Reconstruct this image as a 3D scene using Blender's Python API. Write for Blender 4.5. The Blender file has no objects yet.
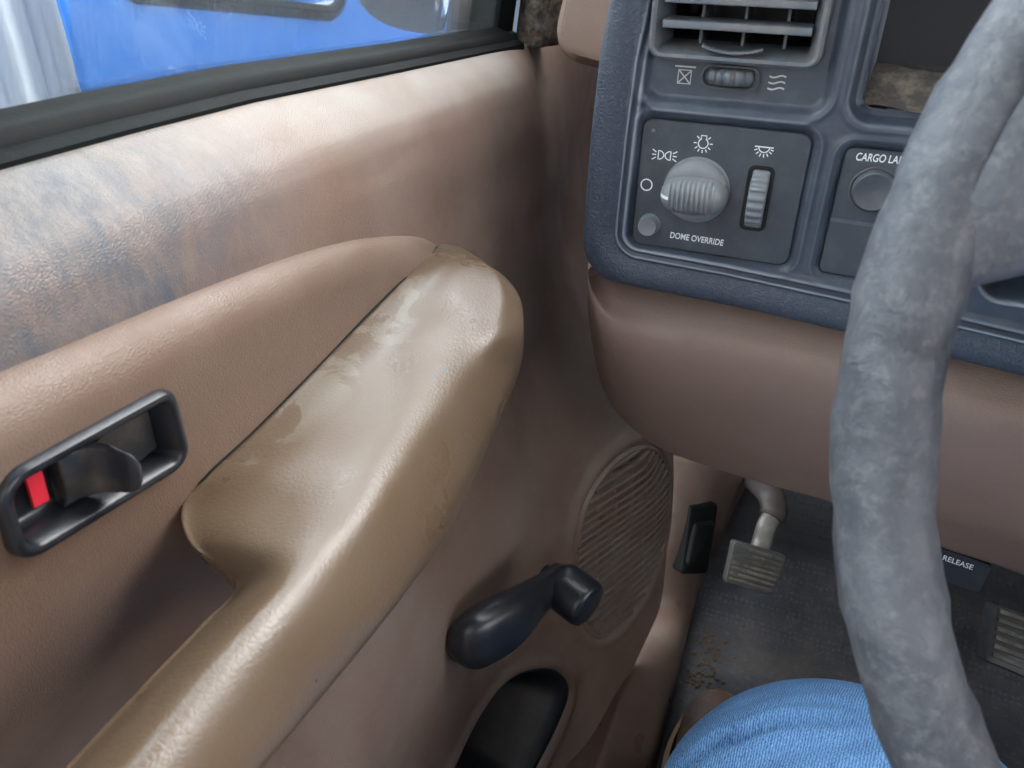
import bpy, math, random
import numpy as np
from mathutils import Vector, Matrix
random.seed(4); rng = np.random.default_rng(7)
SC = bpy.context.scene; COL = SC.collection

# ------------------------------------------------------------------ camera frame (1024 x 768)
FPX = 790.0
_L = np.array([-2260, 494, 760.]); _D = np.array([-18, -1522, 760.])
_L /= np.linalg.norm(_L); _D -= _L*(_D@_L); _D /= np.linalg.norm(_D)
_N = np.cross(_L, _D); _t = math.radians(4.)
_F = _N*math.cos(_t) - _D*math.sin(_t); _U = -(_D*math.cos(_t) + _N*math.sin(_t)); _X = -_L
RW = np.array([_X, _F, _U]); CAM = np.array([0., 0., .8])
def ray(px, py): return RW @ np.array([px-512, 384-py, FPX])/FPX
def onx(px, py, x): d = ray(px, py); return CAM + d*((x-CAM[0])/d[0])
def ony(px, py, y): d = ray(px, py); return CAM + d*((y-CAM[1])/d[1])
def onz(px, py, z): d = ray(px, py); return CAM + d*((z-CAM[2])/d[2])

# ------------------------------------------------------------------ scene graph helpers
WP = {}                                     # world position of every object's origin
def link(o, parent=None, loc=(0, 0, 0)):
    COL.objects.link(o); loc = np.array(loc, float)
    if parent is not None:
        o.parent = parent; o.location = loc - WP[parent.name]
    else: o.location = loc
    WP[o.name] = loc
    return o
def tag(o, label=None, cat=None, group=None, kind=None):
    if label: o['label'] = label
    if cat: o['category'] = cat
    if group: o['group'] = group
    if kind: o['kind'] = kind
    return o
def empty(name, loc, label, cat, group=None):
    o = bpy.data.objects.new(name, None); o.empty_display_size = .02
    link(o, None, loc); return tag(o, label, cat, group, 'thing')
def mesh(name, V, Fc, mat, parent=None, smooth=True, angle=None, label=None, solid=None):
    V = np.asarray(V, float).reshape(-1, 3); c = (V.min(0)+V.max(0))/2
    me = bpy.data.meshes.new(name)
    me.from_pydata([tuple(v) for v in (V-c)], [], [tuple(f) for f in Fc]); me.update()
    me.polygons.foreach_set('use_smooth', [smooth]*len(me.polygons))
    o = bpy.data.objects.new(name, me)
    for m in (mat if isinstance(mat, (list, tuple)) else [mat]): me.materials.append(m)
    if smooth and angle is not None:
        me.set_sharp_from_angle(angle=math.radians(angle))
    link(o, parent, c)
    if solid:
        s = o.modifiers.new('thickness', 'SOLIDIFY'); s.thickness = solid; s.offset = -1
    if label: o['label'] = label
    return o
class MB:
    """collects shapes for one mesh"""
    def __init__(s): s.V = []; s.F = []
    def add(s, V, Fc):
        b = len(s.V); s.V += [tuple(map(float, v)) for v in V]; s.F += [tuple(b+i for i in f) for f in Fc]; return s
    def grid(s, P, cu=False, cv=False, cap0=False, cap1=False):
        P = np.asarray(P, float); n, m = P.shape[:2]; b = len(s.V)
        s.V += [tuple(v) for v in P.reshape(-1, 3)]
        for i in range(n if cu else n-1):
            for j in range(m if cv else m-1):
                i2, j2 = (i+1) % n, (j+1) % m
                s.F.append((b+i*m+j, b+i*m+j2, b+i2*m+j2, b+i2*m+j))
        if cap0: s.F.append(tuple(b+j for j in range(m))[::-1])
        if cap1: s.F.append(tuple(b+(n-1)*m+j for j in range(m)))
        return s
    def box(s, lo, hi, R=None, c=None):
        lo = np.array(lo, float); hi = np.array(hi, float)
        V = np.array([[(lo, hi)[i][0], (lo, hi)[j][1], (lo, hi)[k][2]] for i in (0, 1) for j in (0, 1) for k in (0, 1)])
        if R is not None: V = V@np.asarray(R).T + np.asarray(c)
        return s.add(V, [(0, 1, 3, 2), (4, 6, 7, 5), (0, 4, 5, 1), (2, 3, 7, 6), (0, 2, 6, 4), (1, 5, 7, 3)])
    def tube(s, path, r, n=12, cap=True, flat=None):
        path = np.asarray(path, float); k = len(path); r = np.broadcast_to(np.asarray(r, float), (k,))
        T = np.gradient(path, axis=0); T /= np.linalg.norm(T, axis=1)[:, None]
        a = np.array([0, 0, 1.]) if abs(T[0][2]) < .9 else np.array([1., 0, 0])
        R = []; u = a
        for i in range(k):
            u = u - T[i]*(u@T[i]); u /= np.linalg.norm(u); v = np.cross(T[i], u)
            th = np.linspace(0, 2*np.pi, n, endpoint=False)
            fu, fv = flat if flat else (1, 1)
            R.append(path[i]+r[i]*(np.cos(th)[:, None]*u*fu+np.sin(th)[:, None]*v*fv))
        return s.grid(np.array(R), cv=True, cap0=cap, cap1=cap)
    def lathe(s, prof, c, axis, n=40, ref=(0, 0, 1), rmod=None):
        """prof: (radius, height along axis) pairs"""
        ax = np.array(axis, float); ax /= np.linalg.norm(ax); u = np.array(ref, float); u -= ax*(u@ax)
        if np.linalg.norm(u) < 1e-6: u = np.array([1., 0, 0]); u -= ax*(u@ax)
        u /= np.linalg.norm(u); v = np.cross(ax, u); th = np.linspace(0, 2*np.pi, n, endpoint=False)
        m = rmod(th) if rmod else np.ones(n)
        R = [np.array(c)+ax*h+r*m[:, None]*(np.cos(th)[:, None]*u+np.sin(th)[:, None]*v) for r, h in prof]
        return s.grid(np.array(R), cv=True, cap0=prof[0][0] > 1e-5, cap1=prof[-1][0] > 1e-5)
    def out(s, name, mat, parent=None, **k): return mesh(name, s.V, s.F, mat, parent, **k)
def crom(P, n, closed=False):
    """Catmull-Rom through the rows of P, n steps per span"""
    P = np.asarray(P, float); k = len(P)
    Q = np.concatenate([P[-1:], P, P[:2]]) if closed else np.concatenate([2*P[:1]-P[1:2], P, 2*P[-1:]-P[-2:-1]])
    out = []
    for i in range(k if closed else k-1):
        a, b, c, d = Q[i], Q[i+1], Q[i+2], Q[i+3]
        for t in np.linspace(0, 1, n, endpoint=False):
            out.append(.5*(2*b+(c-a)*t+(2*a-5*b+4*c-d)*t*t+(3*b-a-3*c+d)*t**3))
    if not closed: out.append(P[-1])
    return np.array(out)
def resample(P, n):
    P = np.asarray(P, float); d = np.r_[0, np.cumsum(np.linalg.norm(np.diff(P, axis=0), axis=1))]
    t = np.linspace(0, d[-1], n); return np.stack([np.interp(t, d, P[:, i]) for i in range(P.shape[1])], 1)
def rpoly(pts, r, n=7):
    """closed polygon with rounded corners (2-D)"""
    P = np.asarray(pts, float); out = []; k = len(P)
    rr = r if hasattr(r, '__len__') else [r]*k
    for i in range(k):
        a, b, c = P[i-1], P[i], P[(i+1) % k]
        u = (a-b)/np.linalg.norm(a-b); v = (c-b)/np.linalg.norm(c-b)
        ang = math.acos(max(-1, min(1, u@v))); d = rr[i]/math.tan(ang/2)
        p0, p1 = b+u*d, b+v*d; ctr = b+(u+v)/np.linalg.norm(u+v)*rr[i]/math.sin(ang/2)
        a0 = math.atan2(*(p0-ctr)[::-1]); a1 = math.atan2(*(p1-ctr)[::-1]); da = (a1-a0+math.pi) % (2*math.pi)-math.pi
        out += [ctr+rr[i]*np.array([math.cos(a0+da*t), math.sin(a0+da*t)]) for t in np.linspace(0, 1, n)]
    return np.array(out)
def inset(P, d):
    """move a closed 2-D loop inwards by d (loop in either sense)"""
    P = np.asarray(P, float); A = .5*np.sum(P[:, 0]*np.roll(P[:, 1], -1)-np.roll(P[:, 0], -1)*P[:, 1])
    T = np.roll(P, -1, 0)-np.roll(P, 1, 0); T /= np.linalg.norm(T, axis=1)[:, None]+1e-12
    Nn = np.stack([-T[:, 1], T[:, 0]], 1)*(1 if A > 0 else -1)
    return P+Nn*d
def sstep(a, b, x):
    t = np.clip((x-a)/(b-a), 0, 1); return t*t*(3-2*t)
def inpoly_sd(P, y, z):
    """signed distance (positive inside) of points to polygon P"""
    P = np.asarray(P, float); sh = y.shape; q = np.stack([y.ravel(), z.ravel()], 1); D = np.full(len(q), 1e9); ins = np.zeros(len(q), bool)
    for i in range(len(P)):
        a, b = P[i-1], P[i]; e = b-a; t = np.clip(((q-a)@e)/(e@e+1e-15), 0, 1)
        D = np.minimum(D, np.linalg.norm(q-a-t[:, None]*e, axis=1))
        c = (a[1] > q[:, 1]) != (b[1] > q[:, 1])
        ins ^= c & (q[:, 0] < (b[0]-a[0])*(q[:, 1]-a[1])/(b[1]-a[1]+1e-15)+a[0])
    return np.where(ins, D, -D).reshape(sh)

# ------------------------------------------------------------------ materials
def srgb(r, g, b): return tuple(((c/255+.055)/1.055)**2.4 if c > 10 else c/255/12.92 for c in (r, g, b))+(1,)
class NM:
    def __init__(s, name):
        s.m = bpy.data.materials.new(name); s.m.use_nodes = True; s.t = s.m.node_tree; s.n = s.t.nodes
        s.b = s.n['Principled BSDF']; s.out = s.n['Material Output']; s._co = None
    def new(s, typ, **k):
        n = s.n.new(typ)
        for a, v in k.items():
            if hasattr(n, a): setattr(n, a, v)
        return n
    def l(s, a, b): s.t.links.new(a, b)
    def co(s):
        if not s._co: s._co = s.new('ShaderNodeTexCoord').outputs['Object']
        return s._co
    def mapping(s, scale=(1, 1, 1), rot=(0, 0, 0), loc=(0, 0, 0)):
        m = s.new('ShaderNodeMapping'); s.l(s.co(), m.inputs[0]); m.inputs['Scale'].default_value = scale
        m.inputs['Rotation'].default_value = rot; m.inputs['Location'].default_value = loc; return m.outputs[0]
    def noise(s, scale, detail=3, rough=.5, vec=None, dist=0):
        n = s.new('ShaderNodeTexNoise'); n.inputs['Scale'].default_value = scale; n.inputs['Detail'].default_value = detail
        n.inputs['Roughness'].default_value = rough; n.inputs['Distortion'].default_value = dist
        s.l(vec or s.co(), n.inputs['Vector']); return n.outputs['Fac']
    def voro(s, scale, feature='F1', vec=None, rand=1):
        n = s.new('ShaderNodeTexVoronoi'); n.feature = feature; n.inputs['Scale'].default_value = scale
        n.inputs['Randomness'].default_value = rand
        s.l(vec or s.co(), n.inputs['Vector']); return n.outputs['Distance']
    def ramp(s, fac, stops):
        r = s.new('ShaderNodeValToRGB'); e = r.color_ramp.elements
        while len(e) < len(stops): e.new(.5)
        for k, (p, c) in enumerate(stops):
            e[k].position = p; e[k].color = c if hasattr(c, '__len__') else (c, c, c, 1)
        s.l(fac, r.inputs[0]); return r.outputs[0]
    def math(s, op, a, b=None):
        m = s.new('ShaderNodeMath', operation=op)
        for i, v in enumerate((a, b)):
            if v is None: continue
            if isinstance(v, (int, float)): m.inputs[i].default_value = v
            else: s.l(v, m.inputs[i])
        return m.outputs[0]
    def mix(s, fac, a, b):
        m = s.new('ShaderNodeMix'); m.data_type = 'RGBA'
        for idx, v in ((0, fac), (6, a), (7, b)):
            if isinstance(v, (int, float)): m.inputs[idx].default_value = v
            elif isinstance(v, tuple): m.inputs[idx].default_value = v
            else: s.l(v, m.inputs[idx])
        return m.outputs[2]
    def sep(s):
        n = s.new('ShaderNodeSeparateXYZ'); s.l(s.co(), n.inputs[0]); return n.outputs
    def blob(s, c, r):
        """1 inside, 0 outside an ellipsoid at c (object space) with radii r"""
        v = s.new('ShaderNodeVectorMath', operation='SUBTRACT'); s.l(s.co(), v.inputs[0]); v.inputs[1].default_value = c
        w = s.new('ShaderNodeVectorMath', operation='DIVIDE'); s.l(v.outputs[0], w.inputs[0]); w.inputs[1].default_value = r
        d = s.new('ShaderNodeVectorMath', operation='LENGTH'); s.l(w.outputs[0], d.inputs[0])
        return s.math('MAXIMUM', s.math('SUBTRACT', 1.0, d.outputs['Value']), 0.0)
    def bump(s, h, strength=.3, dist=.001):
        b = s.new('ShaderNodeBump'); b.inputs['Strength'].default_value = strength; b.inputs['Distance'].default_value = dist
        s.l(h, b.inputs['Height'])
        if s.b.inputs['Normal'].is_linked: s.l(s.b.inputs['Normal'].links[0].from_socket, b.inputs['Normal'])
        s.l(b.outputs[0], s.b.inputs['Normal'])
    def set(s, **k):
        for a, v in k.items():
            i = s.b.inputs[a.replace('_', ' ')]
            if isinstance(v, (int, float, tuple)): i.default_value = v
            else: s.l(v, i)
        return s
def vinyl(name, base, dust, rough=.45, grain=650, gs=.35, dustamt=.5, extra=None, spec=.5):
    m = NM(name)
    big = m.noise(14, 4, .6); fine = m.noise(260, 3, .6)
    col = m.mix(m.ramp(big, [(.38, 0.), (.72, dustamt)]), base, dust)
    col = m.mix(m.ramp(fine, [(.58, 0.), (.75, .22)]), col, dust)
    if extra: col = extra(m, col)
    g = m.voro(grain, 'DISTANCE_TO_EDGE', vec=None)
    g2 = m.noise(grain*.9, 2, .5, dist=1.5)
    m.bump(m.math('ADD', m.math('MULTIPLY', m.ramp(g, [(0, 0.), (.25, 1.)]), .6), m.math('MULTIPLY', g2, .8)), gs, .0006)
    m.set(Base_Color=col, Roughness=m.ramp(m.noise(30, 3), [(.3, rough-.06), (.7, rough+.1)]), Specular_IOR_Level=spec)
    return m.m
def plain(name, col, rough=.5, metal=0., bumpscale=None, bs=.15, dust=None, dustamt=.3, spec=.5, edge=None):
    m = NM(name); c = col
    if dust: c = m.mix(m.ramp(m.noise(60, 5, .7), [(.45, 0.), (.75, dustamt)]), col, dust)
    if edge:
        g = m.new('ShaderNodeNewGeometry'); c = m.mix(m.ramp(g.outputs['Pointiness'], [(.515, 0.), (.56, .75)]), c, edge)
    m.set(Base_Color=c, Roughness=rough, Metallic=metal, Specular_IOR_Level=spec)
    if bumpscale: m.bump(m.noise(bumpscale, 2), bs, .0005)
    return m.m
M = {}
BR = srgb(117, 95, 83); DUST = srgb(140, 129, 118)
def stain(m, col):
    s = m.ramp(m.noise(9, 3, .6, vec=m.mapping((1, .5, 2.5))), [(.55, 0.), (.62, .30), (.7, 0.)])
    col = m.mix(s, col, srgb(104, 86, 74))
    g = m.new('ShaderNodeNewGeometry'); sp = m.new('ShaderNodeSeparateXYZ'); m.l(g.outputs['Normal'], sp.inputs[0])
    d = m.math('MULTIPLY', m.ramp(sp.outputs[2], [(.30, 0.), (.80, .6)]), m.ramp(m.noise(22, 4, .6), [(.3, .4), (.7, 1.)]))
    col = m.mix(d, col, srgb(148, 147, 140))
    # grime smeared over the shoulder of the pad beside the driver
    n = m.ramp(m.noise(55, 6, .78, vec=m.mapping((1, 1.6, .8), (0.6, 0, 0))), [(.30, 0.15), (.66, 1.)])
    b = m.blob((-.0, -.29, .358), (.3, .20, .060))
    return m.mix(m.math('MULTIPLY', m.ramp(b, [(0., 0.), (.45, .95)]), n), col, srgb(70, 76, 83))
M['door'] = vinyl('brown_door_vinyl', BR, DUST, .42, 760, .30, .45, stain, spec=.45)
M['insert'] = vinyl('brown_insert_vinyl', srgb(106, 86, 73), srgb(126, 112, 100), .42, 700, .28, .35, spec=.45)
def patches(m, col):
    d = m.ramp(m.noise(38, 6, .62, dist=.6), [(.50, 0.), (.54, .75), (.9, .9)])
    b = m.ramp(m.blob(tuple(np.array([-.192, .29, .622])-ARMC), (.026, .14, .03)), [(0.02, 0.), (.30, 1.)])
    col = m.mix(m.math('MULTIPLY', d, b), col, srgb(116, 107, 94))
    k = m.ramp(m.noise(70, 2, .4, vec=m.mapping((1, 1, 1), loc=(.3, .2, .7))), [(.79, 0.), (.80, 1.)])
    return m.mix(k, col, srgb(74, 84, 92))
ARMMAT = lambda: vinyl('worn_tan_armrest_vinyl', srgb(92, 75, 58), srgb(102, 89, 73), .30, 420, .13, .40, patches, spec=.6)
M['bolster'] = vinyl('brown_dash_vinyl', srgb(136, 113, 101), DUST, .44, 600, .4, .3)
M['kick'] = vinyl('brown_kick_plastic', srgb(98, 80, 71), DUST, .33, 900, .12, .3)
M['black'] = plain('black_plastic', srgb(60, 68, 80), .40, 0, 1500, .2, srgb(108, 114, 122), .25, edge=srgb(150, 158, 168))
def textured():
    m = NM('grained_black_plastic')
    c = m.mix(m.ramp(m.noise(300, 4, .7), [(.5, 0.), (.75, .35)]), srgb(56, 65, 78), srgb(104, 113, 124))
    m.bump(m.voro(800, 'F1'), .5, .0008); m.bump(m.noise(900, 2), .3, .0006)
    m.set(Base_Color=c, Roughness=.42); return m.m
M['grain'] = textured()
M['panel'] = plain('switch_panel_plastic', srgb(62, 68, 76), .45, 0, 1800, .18, srgb(104, 108, 112), .30)
M['ventplate'] = plain('dusty_vent_plastic', srgb(72, 76, 82), .5, 0, 1500, .25, srgb(120, 112, 104), .55)
M['louver'] = plain('louver_plastic', srgb(84, 91, 99), .4, 0, 900, .2, srgb(128, 118, 108), .6)
M['knob'] = plain('grey_knob_plastic', srgb(124, 128, 132), .40, 0, 1500, .2, srgb(154, 152, 148), .5)
M['greyknob'] = plain('grey_button_plastic', srgb(116, 122, 128), .42, 0, 1200, .25, srgb(140, 136, 132), .5)
M['darkknob'] = plain('dark_grey_button_plastic', srgb(76, 81, 87), .45, 0, 1200, .25, srgb(110, 108, 104), .45)
M['dark'] = plain('dark_cavity', srgb(22, 24, 28), .6)
M['rubber'] = plain('black_rubber', srgb(13, 16, 16), .55, 0, 800, .2, srgb(30, 36, 34), .3, spec=.09)
M['white'] = plain('white_print', srgb(232, 236, 238), .5)
M['print'] = plain('grey_print', srgb(178, 180, 178), .5)
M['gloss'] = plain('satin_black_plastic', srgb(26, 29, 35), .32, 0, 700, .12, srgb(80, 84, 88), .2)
M['lever'] = plain('lever_black_plastic', srgb(40, 42, 46), .34, 0, 500, .15, srgb(110, 100, 88), .4)
M['red'] = plain('red_flag', srgb(226, 48, 66), .45)
M['dirtfloor'] = plain('dirty_recess', srgb(88, 84, 80), .7, 0, 300, .4, srgb(178, 164, 146), .8)
def oldseal():
    m = NM('cracked_dirty_seal')
    c = m.mix(m.ramp(m.noise(90, 6, .75), [(.4, 0.), (.6, 1.)]), srgb(52, 50, 50), srgb(126, 116, 104))
    c = m.mix(m.ramp(m.noise(50, 4, .6), [(.62, 0.), (.7, .8)]), c, srgb(120, 84, 50))
    m.bump(m.noise(200, 5, .7), .8, .002); m.set(Base_Color=c, Roughness=.7); return m.m
M['seal'] = oldseal()
def wheelmat():
    m = NM('worn_grey_wheel_leather')
    c = m.mix(m.ramp(m.noise(45, 5, .65, dist=.8), [(.35, 0.), (.7, 1.)]), srgb(56, 60, 67), srgb(86, 89, 95))
    c = m.mix(m.ramp(m.noise(260, 4, .7), [(.5, 0.), (.72, .4)]), c, srgb(124, 124, 126))
    m.bump(m.noise(110, 5, .65, dist=.6), .45, .003); m.bump(m.noise(500, 3, .6), .3, .0008)
    m.set(Base_Color=c, Roughness=.5); return m.m
M['wheel'] = wheelmat()
def denim():
    m = NM('blue_denim')
    w = m.new('ShaderNodeTexWave'); w.wave_type = 'BANDS'; w.bands_direction = 'DIAGONAL'
    w.inputs['Scale'].default_value = 230; w.inputs['Distortion'].default_value = 5; w.inputs['Detail'].default_value = 2; w.inputs['Detail Scale'].default_value = 3
    m.l(m.mapping((1.2, 1.0, .4), (0, 0, .9)), w.inputs['Vector'])
    c = m.mix(w.outputs['Fac'], srgb(34, 78, 140), srgb(130, 178, 221))
    c = m.mix(m.ramp(m.noise(380, 3, .7), [(.4, .0), (.75, .5)]), c, srgb(84, 136, 194))
    c = m.mix(m.ramp(m.noise(12, 3), [(.4, 0.), (.7, .35)]), c, srgb(112, 162, 208))
    m.bump(w.outputs['Fac'], .5, .001); m.bump(m.noise(60, 3), .2, .003)
    m.set(Base_Color=c, Roughness=.85); return m.m
M['denim'] = denim()
M['boot'] = plain('tan_boot_leather', srgb(104, 80, 60), .55, 0, 300, .3, srgb(150, 124, 96), .5)
M['welt'] = plain('pale_boot_welt', srgb(176, 150, 120), .7, 0, 600, .3)
M['sole'] = plain('dark_boot_sole', srgb(60, 48, 40), .8)
def matfloor():
    m = NM('black_rubber_floor')
    v = m.voro(150, 'F1', vec=m.mapping((1, 1, .5)), rand=.25)
    c = m.mix(m.ramp(m.noise(9, 6, .7), [(.42, 0.), (.66, .65)]), srgb(50, 55, 62), srgb(98, 91, 84))
    c = m.mix(m.ramp(m.noise(140, 4, .7), [(.58, 0.), (.72, .35)]), c, srgb(128, 116, 104))
    c = m.mix(m.ramp(v, [(.15, .28), (.45, 0.)]), c, srgb(100, 106, 114))
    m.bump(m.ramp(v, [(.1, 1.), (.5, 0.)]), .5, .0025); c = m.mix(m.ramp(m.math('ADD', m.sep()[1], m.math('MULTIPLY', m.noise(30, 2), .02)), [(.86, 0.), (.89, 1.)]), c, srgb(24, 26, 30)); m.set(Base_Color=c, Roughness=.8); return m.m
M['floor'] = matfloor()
M['firewall'] = plain('firewall_dark', srgb(34, 38, 44), .8, 0, 60, .6, srgb(70, 66, 62), .3)
M['metal'] = plain('painted_pedal_steel', srgb(126, 126, 122), .45, .4, 200, .3, srgb(98, 88, 76), .6)
M['armmetal'] = plain('dark_painted_steel', srgb(62, 56, 53), .5, 0, 200, .2, srgb(84, 76, 70), .5)
M['padbase'] = plain('grey_pedal_rubber', srgb(66, 68, 68), .6, 0, 300, .3, srgb(104, 98, 90), .6)
def padmat():
    m = NM('worn_pedal_rubber')
    c = m.mix(m.ramp(m.noise(40, 5, .7), [(.4, 0.), (.65, 1.)]), srgb(66, 66, 64), srgb(126, 118, 106))
    m.set(Base_Color=c, Roughness=.6); m.bump(m.noise(300, 3), .3, .001); return m.m
M['pad'] = padmat()
M['crumb'] = plain('dry_mud', srgb(84, 70, 58), .95, 0, 400, .6, srgb(56, 46, 40), .8)
M['blue'] = plain('blue_car_paint', srgb(6, 92, 168), .22, 0, None, 0, srgb(14, 100, 174), .5)
M['asphalt'] = plain('asphalt', srgb(112, 114, 116), .9, 0, 60, .5, srgb(140, 140, 138), .4)
def siding():
    m = NM('white_painted_steel'); m.set(Base_Color=m.mix(m.ramp(m.noise(3, 4), [(.4, 0.), (.7, 1.)]), srgb(242, 240, 236), srgb(249, 248, 245)), Roughness=.5); return m.m
M['siding'] = siding()
def glassmat():
    m = NM('dusty_window_glass'); n = m.n; n.remove(m.b)
    tr = m.new('ShaderNodeBsdfTransparent'); gl = m.new('ShaderNodeBsdfGlossy'); df = m.new('ShaderNodeBsdfDiffuse')
    tr.inputs[0].default_value = (.90, .95, .97, 1); gl.inputs['Roughness'].default_value = .03; df.inputs[0].default_value = (.75, .78, .8, 1)
    fr = m.new('ShaderNodeFresnel'); fr.inputs[0].default_value = 1.45
    a = m.new('ShaderNodeMixShader'); m.l(m.math('MULTIPLY', fr.outputs[0], .7), a.inputs[0]); m.l(tr.outputs[0], a.inputs[1]); m.l(gl.outputs[0], a.inputs[2])
    streak = m.noise(26, 4, .7, vec=m.mapping((1, 22, 1.1)))
    spot = m.ramp(m.noise(300, 2, .5), [(.72, 0.), (.76, .5)])
    d = m.math('ADD', m.ramp(streak, [(.42, .005), (.75, .075)]), m.math('MULTIPLY', spot, .3))
    b = m.new('ShaderNodeMixShader'); m.l(d, b.inputs[0]); m.l(a.outputs[0], b.inputs[1]); m.l(df.outputs[0], b.inputs[2])
    m.l(b.outputs[0], m.out.inputs[0]); return m.m
M['glass'] = glassmat()
M['carglass'] = plain('car_window_glass', srgb(206, 214, 220), .08)
M['headliner'] = plain('grey_headliner', srgb(196, 190, 180), .9)
M['seat'] = plain('brown_seat_cloth', srgb(150, 126, 108), .9, 0, 400, .3)
M['skin'] = plain('skin', srgb(200, 150, 124), .5)

# ------------------------------------------------------------------ text and line symbols on a plane y = const, seen from -y
def text_mesh(s, size, mat, name, parent, px, ang, y, spacing=1.0, ydir=None, shear=0.0, xs=1.0):
    """flat lettering whose left baseline end is at the point px (world) and that runs at angle ang in the x-z plane"""
    cu = bpy.data.curves.new(name, 'FONT'); cu.body = s; cu.size = size; cu.extrude = .00015; cu.space_character = spacing; cu.shear = shear
    cu.offset = size*.012
    t = bpy.data.objects.new(name+'_src', cu); COL.objects.link(t)
    dg = bpy.context.evaluated_depsgraph_get(); dg.update()
    me = bpy.data.meshes.new_from_object(t.evaluated_get(dg)); V = np.array([v.co[:] for v in me.vertices]); Fc = [tuple(p.vertices) for p in me.polygons]
    bpy.data.objects.remove(t); bpy.data.meshes.remove(me)
    ca, sa = math.cos(ang), math.sin(ang); V[:, 0] *= xs
    if ydir is None:
        W = np.stack([px[0]+V[:, 0]*ca-V[:, 1]*sa, np.full(len(V), y)-V[:, 2], px[2]+V[:, 0]*sa+V[:, 1]*ca], 1)
    else:
        e1, e2, e3 = ydir; W = np.array(px)+V[:, :1]*e1+V[:, 1:2]*e2+V[:, 2:]*e3
    return mesh(name, W, Fc, mat, parent, smooth=False)
def stroke(mb, pts, w, y, closed=False):
    """ribbon of width w along 2-D (x, z) points, standing 0.2 mm proud of y"""
    P = np.asarray(pts, float)
    if closed: P = np.concatenate([P, P[:1]])
    T = np.gradient(P, axis=0)
    if closed: T[0] = T[-1] = P[1]-P[-2]
    T /= np.linalg.norm(T, axis=1)[:, None]+1e-12; Nn = np.stack([-T[:, 1], T[:, 0]], 1)*w/2
    a, b = P+Nn, P-Nn
    f = lambda q, yy: np.stack([q[:, 0], np.full(len(q), yy), q[:, 1]], 1)
    mb.grid(np.stack([f(a, y), f(a, y-.0002), f(b, y-.0002), f(b, y)], 1), cv=True)
def arc(cx, cz, r, a0, a1, n=16, rz=None):
    t = np.radians(np.linspace(a0, a1, n)); return np.stack([cx+r*np.cos(t), cz+(rz or r)*np.sin(t)], 1)

# ================================================================== THE DOOR
PX = lambda l: [tuple(p) for p in l]
ctrl = []
for p, x in [((0, 165), -.236), ((130, 130), -.236), ((250, 100), -.236), ((400, 70), -.236), ((520, 45), -.236),
             ((0, 240), -.208), ((120, 192), -.208), ((250, 160), -.208), ((400, 130), -.209), ((490, 120), -.211),
             ((0, 320), -.203), ((130, 275), -.203), ((250, 232), -.203), ((400, 195), -.203), ((480, 235), -.202), ((545, 160), -.207), ((547, 250), -.204),
             ((0, 420), -.206), ((200, 330), -.206), ((330, 290), -.206), ((100, 600), -.212), ((0, 700), -.212),
             ((520, 420), -.185), ((545, 370), -.188), ((440, 590), -.176), ((460, 655), -.170), ((350, 720), -.178), ((430, 740), -.168), ((530, 500), -.172)]:
    ctrl.append(onx(*p, x))
for p, y in [((620, 540), .62), ((577, 560), .555), ((664, 495), .69), ((600, 635), .575), ((642, 450), .645), ((668, 478), .70), ((655, 600), .665), ((620, 700), .585), ((597, 768), .51), ((560, 720), .50), ((520, 760), .45)]:
    ctrl.append(ony(*p, y))
for q in [(-.246, .85, .70), (-.226, .70, .62), (-.226, .72, .52), (-.244, .8, .60), (-.250, .9, .55), (-.19, .85, .42), (-.13, .9, .3), (-.236, -.1, .733), (-.208, -.1, .722), (-.204, -.1, .66), (-.2, -.1, .5), (-.175, -.1, .3), (-.165, -.1, 0), (-.16, .15, .15), (-.158, .2, 0), (-.145, .4, 0), (-.238, .75, .705)]:
    ctrl.append(np.array(q))
ctrl = np.array(ctrl); _cy = ctrl[:, 1:]; _cx = ctrl[:, 0]
def _phi(r2): return np.sqrt(r2+.02**2)                       # multiquadric
_K = _phi(((_cy[:, None]-_cy[None])**2).sum(2)); _n = len(_cy)
_A = np.zeros((_n+3, _n+3)); _A[:_n, :_n] = _K - np.eye(_n)*.004; _A[:_n, _n] = 1; _A[:_n, _n+1:] = _cy
_A[_n:, :_n] = _A[:_n, _n:].T
_w = np.linalg.solve(_A, np.r_[_cx, 0, 0, 0])
def xb(y, z):
    y, z = np.broadcast_arrays(np.asarray(y, float), np.asarray(z, float)); q = np.stack([y.ravel(), z.ravel()], 1)
    o = np.empty(len(q))
    for i in range(0, len(q), 20000):
        s = q[i:i+20000]; o[i:i+20000] = _phi(((s[:, None]-_cy[None])**2).sum(2))@_w[:_n]+_w[_n]+s@_w[_n+1:]
    return o.reshape(y.shape)
_bl = np.array([(-.35, .735)]+[tuple(onx(*p, -.236)[1:]) for p in [(0, 165), (130, 130), (250, 100), (400, 70), (520, 45)]]+[(.72, .706), (1.0, .695)])
def zbelt(y): return np.interp(y, _bl[:, 0], _bl[:, 1])
_xb0 = xb
_ps = [-.03, 0, .004, .010, .02, .03, .045, .06, .08, .2]; _px = [-.25, -.2365, -.2295, -.2215, -.2128, -.2085, -.2052, -.2040, -.2036, -.2036]
_pss = np.linspace(-.03, .2, 400); _pxx = np.interp(_pss, _ps, _px); _kk = np.exp(-np.linspace(-2, 2, 21)**2); _pxx[10:-10] = np.convolve(_pxx, _kk/_kk.sum(), 'valid')
def xb(y, z):
    y, z = np.broadcast_arrays(np.asarray(y, float), np.asarray(z, float)); s_ = zbelt(y)-z
    k = (1-sstep(.055, .105, s_))*(1-sstep(.53, .64, y)); return _xb0(y, z)*(1-k)+np.interp(s_, _pss, _pxx)*k
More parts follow.
